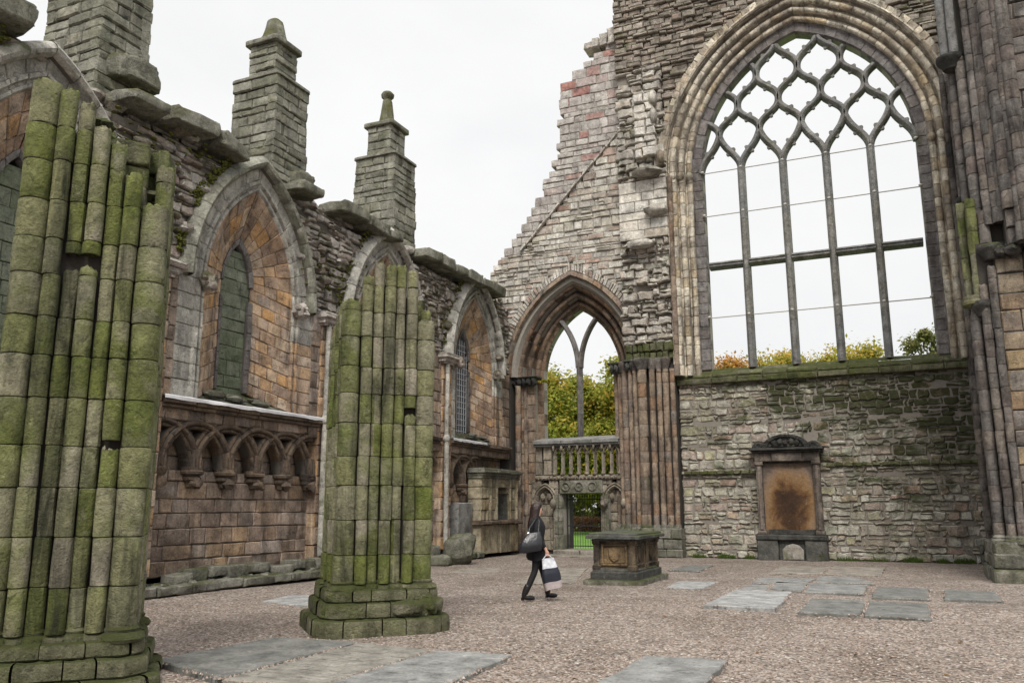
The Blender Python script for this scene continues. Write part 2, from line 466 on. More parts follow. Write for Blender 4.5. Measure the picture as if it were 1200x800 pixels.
M['reveal'] = stone_mat('orange reveal stone', [(0.439, 0.263, 0.128), (0.476, 0.345, 0.229), (0.349, 0.236, 0.16), (0.513, 0.409, 0.311), (0.475, 0.276, 0.119), (0.422, 0.345, 0.283), (0.385, 0.281, 0.205), (0.522, 0.428, 0.338), (0.458, 0.299, 0.156), (0.377, 0.318, 0.269), (0.494, 0.309, 0.147)],
    patch=(0.213, 0.144, 0.106), patch_amt=.8, patch_scale=.75, moss=0, dark=.85, lichen=.35, lichen_col=(.42,.38,.32))
M['pier_ashlar'] = stone_mat('ochre and grey pier ashlar', [(.24,.19,.14),(.30,.22,.12),(.19,.17,.16),(.33,.27,.19),(.25,.165,.09),(.21,.19,.175),(.28,.245,.20)],
    patch=(.10,.085,.075), patch_amt=.6, patch_scale=1.1, dark=.7, lichen=.3)
M['low_wall'] = stone_mat('brown pink lower ashlar', [(0.295, 0.226, 0.174), (0.343, 0.269, 0.217), (0.259, 0.199, 0.162), (0.362, 0.253, 0.161), (0.356, 0.301, 0.264), (0.3, 0.221, 0.159), (0.387, 0.323, 0.28), (0.282, 0.242, 0.21)],
    patch=(0.106, 0.075, 0.056), patch_amt=.65, patch_scale=.75, moss=.05, dark=.6, dark_col=(.045,.033,.027))
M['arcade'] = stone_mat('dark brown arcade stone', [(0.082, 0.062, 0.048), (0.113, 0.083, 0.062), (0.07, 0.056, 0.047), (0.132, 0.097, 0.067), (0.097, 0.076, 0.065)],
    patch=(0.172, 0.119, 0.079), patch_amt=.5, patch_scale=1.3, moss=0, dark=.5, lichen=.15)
M['wall_rubble'] = stone_mat('pinkish wall rubble', [(0.455, 0.414, 0.381), (0.363, 0.33, 0.297), (0.54, 0.507, 0.474), (0.394, 0.345, 0.312), (0.438, 0.339, 0.302), (0.33, 0.306, 0.273), (0.575, 0.542, 0.5)],
    patch=(0.195, 0.169, 0.124), patch_amt=.65, patch_scale=.7, moss=.24, moss_col=(.052,.052,.014), up=.8, dark=.6, bump=.9)
M['coping'] = stone_mat('grey coping stone', [(0.23, 0.23, 0.19), (0.276, 0.27, 0.224), (0.196, 0.196, 0.161)], patch=(0.11, 0.11, 0.072), patch_amt=.7, patch_scale=1.2,
    moss=.22, moss_col=(.085,.085,.025), up=.8, dark=.4, lichen=.5, bump=1.)
M['pinnacle'] = stone_mat('grey pinnacle stone', [(.235,.235,.195),(.28,.275,.23),(.20,.20,.165),(.30,.285,.225),(.25,.25,.215),(.215,.21,.18)],
    patch=(.125,.13,.085), patch_amt=.6, patch_scale=.9, moss=.1, up=.3, dark=.5, lichen=.3)
M['bench'] = stone_mat('green grey bench stone', [(.19,.185,.155),(.24,.23,.195),(.155,.155,.125),(.26,.245,.21)], patch=(.10,.105,.06), patch_amt=.6, patch_scale=1.5,
    moss=.22, moss_col=(.055,.062,.018), up=.6, dark=.5, lichen=.4, bump=.9)
M['infill_panel'] = stone_mat('green grey window blocking', [(.15,.17,.125),(.18,.195,.15),(.13,.15,.105),(.17,.18,.145)], patch=(.10,.125,.07), patch_amt=.6, moss=.1, dark=.3, lichen=.15, bump=.3)
M['black_stone'] = stone_mat('soot black carved stone', [(.03,.03,.028),(.045,.043,.04),(.025,.025,.024)], patch=(.10,.095,.085), patch_amt=.5, patch_scale=2.2, moss=.08, dark=.2, lichen=.25, lichen_col=(.22,.21,.18))
M['tomb'] = stone_mat('sooty ochre tomb stone', [(.16,.115,.065),(.12,.09,.06),(.19,.14,.08)], patch=(.035,.031,.027), patch_amt=.85, patch_scale=2.4, moss=.03, dark=.6, lichen=.15)
M['tomb_gold'] = stone_mat('ochre tomb panel', [(0.196, 0.135, 0.071), (0.218, 0.153, 0.083)], patch=(0.08, 0.056, 0.036), patch_amt=.8, patch_scale=2.8, dark=.5, lichen=.1)
M['tomb_dark'] = stone_mat('dark tomb slab', [(.06,.06,.055),(.075,.075,.068)], patch=(.12,.12,.105), patch_amt=.5, patch_scale=2, moss=.18, dark=.4, lichen=.2)
M['slab'] = stone_mat('grey grave slab', [(0.193, 0.193, 0.184), (0.217, 0.215, 0.205)], patch=(0.136, 0.136, 0.128), patch_amt=.6, patch_scale=1.3, dark=.35, dark_col=(.09,.09,.085), lichen=.12, bump=.3, bdist=.012)
M['slab_dark'] = stone_mat('dark grave slab', [(0.135, 0.135, 0.126), (0.162, 0.16, 0.149)], patch=(0.1, 0.102, 0.09), patch_amt=.6, patch_scale=1.5, dark=.4, dark_col=(.07,.07,.06), lichen=.15, bump=.3, bdist=.012)
M['slab_ridged'] = stone_mat('ridged worn grave slab', [(0.205, 0.193, 0.168), (0.221, 0.209, 0.184)], patch=(0.162, 0.149, 0.128), patch_amt=.6, patch_scale=1.5, dark=.35, lichen=.15, bump=.3, bdist=.012, lines=True)
M['slab_pale'] = stone_mat('pale grave slab', [(0.259, 0.259, 0.254), (0.282, 0.282, 0.273)], patch=(0.216, 0.216, 0.211), patch_amt=.5, patch_scale=1.6, dark=.25, dark_col=(.14,.14,.13), lichen=.1, bump=.3, bdist=.012)
M['slab_brown'] = stone_mat('brown grave slab', [(.22,.20,.17),(.25,.225,.19)], patch=(.16,.145,.12), patch_amt=.6, patch_scale=1.5, dark=.35, lichen=.15, bump=.3, bdist=.012)
M['mortar'] = plain_mat('old mortar', (.05,.044,.038), .95, .4, 14, .5)
M['mortar_pale'] = plain_mat('pale mortar', (.27,.25,.22), .95, .4, 14, .5)
M['mortar_mid'] = plain_mat('grey brown mortar', (.105,.093,.08), .95, .4, 14, .5)
M['mortar_brown'] = plain_mat('brown mortar', (.20,.18,.155), .95, .4, 14, .5)
M['lead'] = plain_mat('lead flashing', (.62,.62,.64), .55, .25, 9, .2)
M['iron'] = plain_mat('black iron', (.02,.02,.022), .6, .3, 20, .1)
M['bar'] = plain_mat('pale iron bar', (.42,.40,.37), .6, .2, 10)
M['glass_dark'] = plain_mat('dark leaded glass', (.03,.035,.045), .35, .5, 12, .2, spec=.5)

# ------------------------------------------------------------------ camera, sky, sun
cam = bpy.data.cameras.new('camera'); co = bpy.data.objects.new('camera', cam); COL.objects.link(co)
from mathutils import Matrix
yaw, pitch, roll_ = radians(24.37), radians(11.2), radians(-.16)
fwd = Vector((-sin(yaw)*cos(pitch), cos(yaw)*cos(pitch), sin(pitch)))
rt = Vector((cos(yaw), sin(yaw), 0)); up = rt.cross(fwd)
r2 = rt*cos(roll_)+up*sin(roll_); u2 = -rt*sin(roll_)+up*cos(roll_)
mw = Matrix((r2, u2, -fwd)).transposed().to_4x4(); mw.translation = Vector((0, 0, 1.62))
co.matrix_world = mw
cam.sensor_width = 36; cam.lens = 36*982/1200; cam.clip_end = 2000; cam.clip_start = .05
S.camera = co
SUN_EL, SUN_AZ = radians(50), radians(163)     # azimuth from +Y clockwise
w = bpy.data.worlds.new('World'); S.world = w; w.use_nodes = True
nt = w.node_tree
for n in list(nt.nodes): nt.nodes.remove(n)
wo = nd(nt, 'ShaderNodeOutputWorld'); bg = nd(nt, 'ShaderNodeBackground'); nt.links.new(bg.outputs[0], wo.inputs[0])
sky = nd(nt, 'ShaderNodeTexSky'); sky.sky_type = 'NISHITA'; sky.sun_disc = False
sky.sun_elevation = SUN_EL; sky.sun_rotation = SUN_AZ; sky.air_density = 1; sky.dust_density = 4; sky.altitude = 50
tc = nd(nt, 'ShaderNodeTexCoord')
cl = noise(nt, mapped(nt, tc.outputs['Generated'], (1.6, 1.6, 3.2), (4.1, 2.2, .3)), 1.5, 6, .55, .3)
cloud = ramp(nt, cl, [(.28, (8.7,8.75,8.8)), (.5, (9.4,9.4,9.4)), (.7, (9.8,9.8,9.8))])
thin = ramp(nt, noise(nt, mapped(nt, tc.outputs['Generated'], (1,1,2), (1.7,.4,0)), 1.6, 4, .5), [(.55, gray(.03)), (.72, gray(.16))])
sz = nd(nt, 'ShaderNodeSeparateXYZ'); nt.links.new(tc.outputs['Generated'], sz.inputs[0])
# overcast dome, brighter overhead
zf = math_(nt, 'MULTIPLY_ADD', math_(nt, 'MAXIMUM', math_(nt, 'SUBTRACT', sz.outputs[2], .58), 0), 3.6, 1)
skyc = mix(nt, thin, cloud, sky.outputs[0])
vm = nd(nt, 'ShaderNodeVectorMath', operation='SCALE'); nt.links.new(skyc, vm.inputs[0]); nt.links.new(zf, vm.inputs['Scale'])
nt.links.new(vm.outputs[0], bg.inputs[0])
bg.inputs[1].default_value = .1
sl = bpy.data.lights.new('sun', 'SUN'); sl.energy = 3.2; sl.angle = radians(20); sl.color = (1, .95, .87)
so = bpy.data.objects.new('sun', sl); COL.objects.link(so)
d = Vector((sin(SUN_AZ)*cos(SUN_EL), cos(SUN_AZ)*cos(SUN_EL), sin(SUN_EL)))
so.rotation_euler = (-d).to_track_quat('-Z', 'Y').to_euler(); so.location = d*60
S.render.engine = 'CYCLES'
vs = S.view_settings; vs.view_transform = 'Standard'; vs.look = 'None'; vs.exposure = .05; vs.gamma = 1
S.render.resolution_x, S.render.resolution_y = 1024, 682

# ------------------------------------------------------------------ ground
def gravel_mat():
    m, nt, bs = new_mat('pink gravel')
    g = nd(nt, 'ShaderNodeNewGeometry'); P = g.outputs['Position']
    wv = nd(nt, 'ShaderNodeVectorMath', operation='MULTIPLY_ADD')
    nn = nd(nt, 'ShaderNodeTexNoise'); nn.inputs['Scale'].default_value = 9; nt.links.new(P, nn.inputs['Vector'])
    nt.links.new(nn.outputs['Color'], wv.inputs[0]); wv.inputs[1].default_value = (.05,.05,.05); nt.links.new(P, wv.inputs[2])
    vo = nd(nt, 'ShaderNodeTexVoronoi'); vo.inputs['Scale'].default_value = 27; nt.links.new(wv.outputs[0], vo.inputs['Vector'])
    sx = nd(nt, 'ShaderNodeSeparateColor'); nt.links.new(vo.outputs['Color'], sx.inputs[0])
    c = ramp(nt, sx.outputs[0], [(0,(0.095,0.071,0.057)),(.2,(0.211,0.176,0.150)),(.4,(0.280,0.232,0.200)),(.55,(0.163,0.122,0.097)),(.7,(0.353,0.303,0.262)),(.85,(0.237,0.191,0.161)),(1,(0.447,0.413,0.374))])
    c = mix(nt, 1, c, ramp(nt, vo.outputs['Distance'], [(0, gray(1.12)), (.5, gray(.95)), (.8, gray(.35))]), 'MULTIPLY')
    big = noise(nt, P, .55, 6, .65, .4)
    c = mix(nt, 1, c, ramp(nt, big, [(.3, (.70,.67,.64)), (.5, gray(1)), (.7, (1.18,1.19,1.20))]), 'MULTIPLY')
    med = noise(nt, mapped(nt, P, (1, 1.6, 1)), 2.6, 7, .7)
    c = mix(nt, 1, c, ramp(nt, med, [(.3, gray(.7)), (.5, gray(1)), (.7, gray(1.18))]), 'MULTIPLY')
    dirt = ramp(nt, noise(nt, P, 5, 7, .75, .6), [(.6, gray(0)), (.7, gray(.5))])
    c = mix(nt, dirt, c, (.13,.095,.075))
    nt.links.new(c, bs.inputs['Base Color'])
    h = math_(nt, 'SUBTRACT', 1, vo.outputs['Distance'])
    bp = nd(nt, 'ShaderNodeBump'); bp.inputs['Strength'].default_value = .9; bp.inputs['Distance'].default_value = .02
    nt.links.new(h, bp.inputs['Height'])
    bp2 = nd(nt, 'ShaderNodeBump'); bp2.inputs['Strength'].default_value = .5; bp2.inputs['Distance'].default_value = .08
    nt.links.new(noise(nt, P, 3, 6, .7), bp2.inputs['Height']); nt.links.new(bp.outputs[0], bp2.inputs['Normal'])
    nt.links.new(bp2.outputs[0], bs.inputs['Normal'])
    return m
M['gravel'] = gravel_mat()
mb = MB(); N = 60
def gz(x, y):
    k = max(0, 1-max(0, abs(x+4)-14)/10)*max(0, 1-max(0, abs(y-16)-14)/10)
    return .035*k*(mnoise.noise((x*.35, y*.35, 0))+.4*mnoise.noise((x*1.3, y*1.3, 5)))-.012*k
xs = [-700,-300,-120,-60,-40]+[-30+.5*i for i in range(121)]+[60,120,300,700]
ys = [-700,-300,-120,-60,-30]+[-10+.5*i for i in range(101)]+[60,120,300,700]
mb.grid([[(x, y, gz(x, y)) for x in xs] for y in ys])
obj('gravel_ground', mb, M['gravel'], kind='structure')

# grass beyond
def grass_mat():
    m, nt, bs = new_mat('lawn'); g = nd(nt, 'ShaderNodeNewGeometry'); P = g.outputs['Position']
    c = ramp(nt, noise(nt, P, 1.2, 8, .7), [(.3,(.09,.19,.03)),(.5,(.13,.26,.04)),(.7,(.18,.30,.06))])
    nt.links.new(c, bs.inputs['Base Color']); return m
M['grass'] = grass_mat()
mb = MB()
xs = [-400,-120]+[-60+4*i for i in range(31)]+[120,400]; ys = [30.3, 31,33,36,40,45,50,56,64,75,90,120,200,400]
mb.grid([[(x, y, .03+.03*mnoise.noise((x*.2, y*.2, 3))+max(0,(y-32))*.0) for x in xs] for y in ys])
obj('lawn', mb, M['grass'], kind='structure')

# ------------------------------------------------------------------ END WALL
E = thing('ruined_end_wall', 'tall ruined gable wall with the great traceried window and the pointed arch over a gate', 'ruined wall', (-4, 28.5, 0))
TE = frame_E(28.5); TN = frame_E(28.0)
def interp(tab, z):
    if z <= tab[0][0]: return tab[0][1]
    for (a, b), (c, d) in zip(tab, tab[1:]):
        if z <= c: return b+(d-b)*(z-a)/(c-a)
    return tab[-1][1]
SIL = [(0,-13.1),(6.3,-13.1),(8.2,-13.2),(9.2,-13.9),(10.6,-13.85),(11.7,-12.95),(13.1,-12.0),(14.7,-11.05),(15.2,-10.85),(18.0,-10.74),(18.3,-10.2),(18.75,-9.5),(19.3,-8.6)]
A2 = Arch(-10.47, 1.52, 6.45, 2.55)
W = Arch(-1.98, 3.45, 13.35, 4.62)
core = MB(); corep = MB(); BK[0] = core
# aisle part of the gable
mb = MB()
ivs = cut(lambda a, b: [(interp(SIL, (a+b)/2), -8.42)], A2, 1.42, 6.4)
courses(mb, core, TE, 6.4, 11.2, ivs, (.14,.30), (.25,.62), wf=(-.02,.05), gap=.02, jit=.018, c=.03, sub=.22, split=.2, back=-1.2)
obj('gable_masonry', mb, M['gable'], E)
def scar(z): return -12.5+(z-11.3)*.976
mb = MB()
courses(mb, core, TE, 11.2, 15.3, lambda a, b: [(max(-13.4, scar((a+b)/2)), -8.42)], (.20,.36), (.3,.65), wf=(-.02,.05), gap=.022, jit=.02, c=.03, sub=.22, split=.15, back=-1.2)
obj('gable_masonry', mb, M['gable'], E, label='coursed rubble below the slanting roof scar')
mb = MB()
courses(mb, core, TE, 11.2, 19.3, lambda a, b: [(interp(SIL, (a+b)/2), min(-8.42, scar((a+b)/2)) if b < 15.1 else -8.15)], (.17,.42), (.35,.85), wf=(-.015,.035), gap=.02, jit=.016, c=.02, sub=.2, back=-1.2, edge=.18)
obj('gable_ashlar', mb, M['ashlar_grey'], E, label='smooth grey and pink squared stone')
mb = MB()                                                     # slanting roof scar and cap stone
for i in range(17):
    t = i/17; x0, z0 = -12.5+4.0*t, 11.3+4.1*t
    stone_poly(mb, TE, [(x0, z0),(x0+.21, z0+.22),(x0+.18, z0+.30),(x0-.03, z0+.08)], .11+U(-.02,.03), -.1, .02)
for i in range(4): stone_poly(mb, TE, outline(-9.75+i*.32, -9.45+i*.32, 19.15, 19.42+.12*i, .03, .2), .12, -.6, .03)
obj('roof_scar', mb, M['rubble'], E)
# ragged nave pier strip
mb = MB(); f = lambda a, b: [(-8.40, -6.62)]
courses(mb, corep, TN, 7.15, 11.0, f, (.15,.34), (.22,.62), wf=(-.13,.11), gap=.03, jit=.04, c=.045, sub=.14, split=.35, miss=.05, back=-1.6, coreset=.17, edge=.05)
courses(mb, corep, TN, 13.2, 17.6, f, (.15,.38), (.25,.75), wf=(-.08,.14), gap=.03, jit=.045, c=.05, sub=.16, split=.25, miss=.03, back=-1.6, coreset=.13, edge=.06)
obj('ragged_core', mb, M['rubble'], E)
mb = MB()
courses(mb, corep, TN, 11.0, 13.2, f, (.3,.4), (.45,.8), wf=(0,.035), gap=.02, jit=.012, c=.02, sub=.3, back=-1.6)
courses(mb, None, frame_E(27.8), 14.0, 16.6, lambda a, b: [(-7.7,-6.9)], (.2,.4), (.3,.5), wf=(-.03,.07), depth=.3, gap=.03, jit=.03, c=.04, sub=.2)
obj('pale_ashlar', mb, M['pale'], E, label='pale squared stone between ragged core')
mb = MB()
iv = cut(lambda a, b: [(-8.40+.1*mnoise.noise((a*1.3, 0, 0)), 3.3)], W, 1.5, 13.0)
def above(a, b): return [(p if p > -8.2 else (p if a > 17.6 else -6.62), q) for (p, q) in iv(a, b)]
courses(mb, corep, TN, 14.2, 25, above, (.09,.24), (.22,.6), wf=(-.06,.10), gap=.02, jit=.02, c=.03, sub=.2, back=-1.6, coreset=.12, edge=.04)
obj('upper_rubble', mb, M['rubble_brown'], E)
mb = MB()                                                     # bracket stones still sticking out
lump(mb, (-7.0, 27.85, 11.95), (.45,.3,.2), 3); lump(mb, (-6.95, 27.8, 16.2), (.16,.2,.3), 5, rough=.2); lump(mb, (-6.95, 27.8, 15.5), (.14,.18,.3), 6, rough=.2)
lump(mb, (-7.6, 27.8, 10.75), (.6,.3,.16), 8); lump(mb, (-7.3, 27.75, 13.4), (.6,.35,.16), 9)
obj('bracket', mb, M['rubble'], E)
# infill wall under the window
mb = MB()
courses(mb, corep, frame_E(28.4), 0, 5.75, lambda a, b: [(-6.58, 2.6)], (.13,.34), (.2,.62), wf=(-.025,.045), gap=.03, jit=.036, c=.03, sub=.13, split=.42, miss=.004, back=-.9, coreset=.035)
obj('infill_masonry', mb, M['infill'], E, label='rough rubble blocking wall with dark moss and pale stones')
mb = MB(); z = 2.78
for i in range(9): stone_poly(mb, frame_E(28.4), outline(-6.5+i*.27, -6.25+i*.27, 2.68, 2.80, .02, .15), .14, -.1, .03)
for i in range(17): stone_poly(mb, frame_E(28.4), outline(-2.0+i*.27, -1.75+i*.27, 2.86, 2.97, .025, .15), .10+U(-.03,.03), -.1, .03)
obj('offset_course', mb, M['green_base'], E, label='mossy projecting thin course')
mb = MB(); x = -6.62
while x < 2.55:
    wd = U(.7, 1.3); b = min(2.62, x+wd)
    stone_poly(mb, frame_E(28.4), outline(x+.006, b-.006, 5.70, 5.90, .008, .3), .17, -.3, .03)
    stone_poly(mb, frame_E(28.4), outline(x+.006, b-.006, 5.9, 6.02, .008, .3), .10, -.4, .04)
    P = lambda t, s, x=x, b=b: Vector((x+(b-x)*t, 28.33+.32*s, 6.0+.26*s))
    patch_stones(mb, P, [0, 1], lambda i: [0, .5, 1])
    x = b
obj('window_sill', mb, M['green_base'], E, label='sloping mossy sill ledge of the great window')
# great window surround
band = [(-.0,-.95),(0,-.56),(.04,-.5),(.30,-.5),(.34,-.44)]
rolls = orders([.095,.1,.105], .35, -.42, .14)
mb = MB(); voussoirs(mb, TN, W, band, .5)
for sd in (-1, 1): jamb(mb, TN, W.c+sd*W.h, sd, band, 6.2, 13.35, (.3,.5))
obj('window_jamb', mb, M['grey_mould'], E)
mb = MB(); voussoirs(mb, TN, W, rolls, .42)
for sd in (-1, 1): jamb(mb, TN, W.c+sd*W.h, sd, rolls, 6.0, 13.35, (.28,.46))
flat = [(1.18,-.1),(1.18,.02),(1.22,.05),(1.5,.05),(1.52,-.05)]
voussoirs(mb, TN, W, flat, .3, t0=.12, jit=.02)
flat2 = [(1.18,-.1),(1.18,.09),(1.24,.13),(1.3,.09),(1.3,-.05)]
voussoirs(mb, TN, W, flat2, .45, t0=.05)
obj('window_arch_mouldings', mb, M['cream'], E)
mb = MB()                                                      # small springing capitals, masons' head stops
for sd in (-1, 1):
    for o in (.44, .72, 1.0): lump(mb, (W.c+sd*(W.h+o), 28.0-(-.4+.5*(o-.35)), 13.2), (.13,.13,.16), int(o*10))
    lump(mb, (W.c+sd*(W.h+1.35), 27.85, 13.9), (.17,.2,.28), 4+sd)
obj('capital', mb, M['cream'], E)
mb = MB()
courses(mb, corep, TN, 5.9, 14.4, lambda a, b: [(2.6, 3.5)], (.25,.4), (.3,.5), wf=(-.1,.06), gap=.02, jit=.015, c=.02, sub=.3, back=-1.6)
obj('side_masonry', mb, M['cream'], E)
# tracery
GW = bpy.data.objects.new('great_window', None); COL.objects.link(GW); GW.parent = E; GW.location = Vector((-1.98, 28.62, 6.2))-E.location
TT = frame_E(28.62)
mull = [-4.09, -2.69, -1.29, .10]
octp = [(-.12,-.12),(-.035,-.2),(.035,-.2),(.12,-.12),(.12,.05),(.045,.19),(-.045,.19),(-.12,.05)]
def prof_n(w, k=1): return [(a*w/.12, b*k) for a, b in octp]
for x in mull:
    mb = MB(); z = 6.2; stops = [6.2, 7.7, 9.72, 11.4, 13.34]
    for a, b in zip(stops, stops[1:]):
        bar(mb, [(x, a+.004), (x, (a+b)/2), (x, b-.004)], prof_n(.13), TT)
    obj('mullion', mb, M['tracery'], GW, smooth=False)
mb = MB()
for a, b in zip([-5.44]+mull, mull+[1.48]):
    bar(mb, [(a+.1, 9.84), (b-.1, 9.84)], prof_n(.115, 1.05), TT)
    bar(mb, [(a+.1, 9.92), (b-.1, 9.92)], [(-.03,-.16),(.05,-.12),(.05,.12),(-.03,.24)], TT)
obj('transom', mb, M['tracery'], GW, smooth=False)
lev = [13.3, 14.63, 15.68, 16.72, 17.85, 18.9]
wd = 1.398
def rib(i0, dirn):
    """cosine ogee rib starting at mullion position i0 (light units), first step dirn"""
    pts = []
    for k in range(5):
        z0, z1 = lev[k], lev[k+1]
        xa = i0+(dirn*.5 if k % 2 else 0); xb = i0+(0 if k % 2 else dirn*.5)
        for j in range(13):
            if j == 0 and k: continue
            s = j/12; q = .5-.5*cos(pi*s)
            q2 = q*q*(3-2*q); q = .45*q+.55*q2
            if k == 0: q = .45*s**1.3+.55*q
            pts.append((xa+(xb-xa)*q, z0+(z1-z0)*s, k, s))
    return pts
mb = MB(); cb = MB()
x00 = -4.09
rp = [(-.115,-.1),(-.04,-.17),(.04,-.17),(.115,-.1),(.115,.03),(.07,.12),(.025,.165),(-.025,.165),(-.07,.12),(-.115,.03)]
for i in range(-2, 7):
    for dn in (-1, 1):
        pts = [(x00+wd*p[0], p[1], p[2], p[3]) for p in rib(i, dn)]
        run = []
        def flush():
            if len(run) > 2:
                bar(mb, [(p[0], p[1]) for p in run], rp, TT)
                for a, p, b in zip(run, run[1:], run[2:]):
                    if abs(p[3]-.5) < .03 and not (p[2] == 0 and p[3] < .2):
                        du, dv = b[0]-a[0], b[1]-a[1]; L = sqrt(du*du+dv*dv); nu, nv = -dv/L, du/L; tu, tv = du/L, dv/L
                        for sg in (-1, 1):
                            q = (p[0]+sg*nu*.085, p[1]+sg*nv*.085)
                            tip = (q[0]+sg*nu*.10, q[1]+sg*nv*.10)
                            vs_ = []
                            for w_ in (-.05, .06):
                                vs_ += [TT(q[0]-tu*.10, q[1]-tv*.10, w_), TT(q[0]+tu*.10, q[1]+tv*.10, w_), TT(tip[0]+tu*.03, tip[1]+tv*.03, w_), TT(tip[0]-tu*.03, tip[1]-tv*.03, w_)]
                            cb.add(vs_, [[0,1,2,3],[7,6,5,4],[0,4,5,1],[1,5,6,2],[2,6,7,3],[3,7,4,0]])
            run.clear()
        for p in pts:
            inside = abs(p[0]-W.c) < W.half(p[1])+.06 and p[1] < W.apex()+.08
            if inside: run.append(p)
            else: flush()
        flush()
obj('tracery', mb, M['tracery'], GW)
obj('cusps', cb, M['tracery'], GW, smooth=False)
for z in (13.3, 11.69, 8.02):
    mb = MB(); tube(mb, [(-5.5, 28.6, z), (1.52, 28.6, z)], .02, 6)
    for x in [-5.42]+mull+[1.46]: lump(mb, (x, 28.45, z), (.06,.05,.05), 2, rough=.1)
    obj('iron_bar', mb, M['bar'], GW)

# aisle arch over the gate
AW = bpy.data.objects.new('aisle_arch', None); COL.objects.link(AW); AW.parent = E; AW.location = Vector((-10.47, 28.5, 2))-E.location
mb = MB()
prof = [(-.0,-1.25),(0,-.92),(.10,-.86)]+orders([.085,.1,.11], .12, -.80, .24)[1:]
voussoirs(mb, TE, A2, prof, .42)
obj('arch_mouldings', mb, M['brown_mould'], AW)
mb = MB()
voussoirs(mb, TE, A2, [(.98,-.12),(.98,.04),(1.03,.12),(1.13,.10),(1.2,.03),(1.2,-.1)], .5, t0=.0)
obj('hood_mould', mb, M['shaft_brown'], AW)
mb = MB()
for sd in (-1, 1):
    L = A2.length(1.3); n = int(L/.13); t = .06
    while t < .99:
        dt = U(.09,.17)/L; a, b = t, min(1, t+dt); k = .012/L
        o1 = 1.45+U(-.06,.08)
        q = [A2.P(1.21, a+k, sd), A2.P(o1, a+k, sd), A2.P(o1, b-k, sd), A2.P(1.21, b-k, sd)]
        stone_poly(mb, TE, q if sd < 0 else q[::-1], .05+U(-.03,.03), -.2, .02); t += dt
obj('relieving_arch', mb, M['gable'], AW)
for sd in (-1, 1): core.grid([[TE(*A2.P(o, i/24, sd), w_) for (o, w_) in ((.72,-.3),(.85,-.06),(1.25,-.06),(1.5,-.06))] for i in range(25)])
# Y tracery
TY = frame_E(29.3); cx = -10.5
def yprof(w): return [(-w,-.1),(-w*.3,-.16),(w*.3,-.16),(w,-.1),(w,.05),(w*.35,.15),(-w*.35,.15),(-w,.05)]
mb = MB()
for a, b in ((3.95,5.0),(5.0,6.4),(6.4,7.05)): bar(mb, [(cx,a+.004),(cx,b-.004)], yprof(.10), TY)
for sd in (-1, 1):
    run = []
    for i in range(40):
        a = i*.022; u = cx+sd*(.05+A2.R*(1-cos(a))); v = 6.75+A2.R*sin(a)
        run.append((u, v))
        if abs(u-A2.c) > A2.half(v)+.05: break
    bar(mb, run, yprof(.085), TY)
obj('forked_mullion', mb, M['grey_mould'], AW)
# left jamb + shafts with capital
mb = MB()
for sd in (-1, 1): jamb(mb, TE, A2.c+sd*A2.h, sd, [(0,-1.25),(0,-.92),(.06,-.86),(.40,-.78),(.42,-.9)], 3.0, 6.3, (.4,.6))
obj('jamb', mb, M['brown_mould'], AW)
mb = MB()
for (x, y, r) in ((-12.38,29.15,.075),(-12.56,29.0,.09),(-12.80,28.82,.11)): shaft(mb, x, y, r, .3, 6.15, (.4,.55), 12)
obj('wall_shafts', mb, M['shaft_brown'], E)
mb = MB()
courses(mb, core, frame_E(29.0), 0, 6.2, lambda a, b: [(-13.2,-12.2)], (.3,.5), (.4,.6), gap=.014, back=-.8)
obj('corner_masonry', mb, M['shaft_brown'], E)
def capital(mb, x0, x1, y0, z0, z1, seed=0, n=4):
    # moulded abacus over leafy bell
    for k, (a, b, e) in enumerate(((.72,.84,.02),(.84,.93,.07),(.93,1.0,.03))):
        za, zb = z0+(z1-z0)*a, z0+(z1-z0)*b
        stone_poly(mb, frame_E(y0), outline(x0-e, x1+e, za, zb, .006, .3), e+.02, -.5, .015)
    for i in range(n):
        x = x0+(x1-x0)*(i+.5)/n
        lump(mb, (x, y0+.05, z0+(z1-z0)*.42), ((x1-x0)/n*.6, .14, (z1-z0)*.42), seed+i, rough=.5)
mb = MB(); capital(mb, -13.05, -12.05, 28.75, 6.1, 6.48, 2, 5)
obj('capital', mb, M['black_stone'], E)
# right shaft cluster
mb = MB()
SH = [(-8.86,28.62,.085),(-8.66,28.42,.09),(-8.45,28.30,.12),(-8.20,28.12,.085),(-7.98,27.98,.09),(-7.70,27.82,.16),(-7.38,27.92,.10),(-7.15,27.98,.09),(-6.93,28.02,.105),(-6.70,28.05,.085)]
js = [.95]
while js[-1] < 6.2: js.append(js[-1]+U(.36,.5))
for (x, y, r) in SH: shaft(mb, x, y, r, .9, 6.28, n=14, joints=[q+U(-.02,.02) for q in js])
shaft(mb, -6.52, 28.05, .10, 6.0, 13.2, n=12)
obj('shaft_cluster', mb, M['shaft_brown'], E, label='row of slender brown shafts right of the gate arch')
mb = MB(); Tbox(mb, TE, -8.93, -8.3, 0, 6.3, -1.2, -.12); Tbox(mb, TE, -8.35, -6.5, 0, 6.3, -1.2, -.02); Tbox(mb, frame_E(28.1), -8.1, -6.62, .3, 7.2, -.6, -.03)
obj('shaft_backing', mb, M['mortar'], E)
mb = MB()
for i, (x, y, r) in enumerate(SH[:-1]): 
    ring_stack(mb, x, y, [(r*1.0,6.24),(r*1.25,6.3),(r*1.35,6.36),(r*1.7,6.46),(r*2.0,6.56),(r*2.0,6.62),(r*1.5,6.66)], 12, nz=.05)
obj('capital', mb, M['shaft_mauve'], E)
for (x0, x1, y0, nn) in ((-8.98,-8.36,28.22,4),(-8.33,-7.90,27.95,3)):
    mb = MB(); capital(mb, x0, x1, y0, 6.28, 6.66, nn, nn); obj('capital', mb, M['tomb_dark'], E, label='dark leafy capital')
mb = MB()
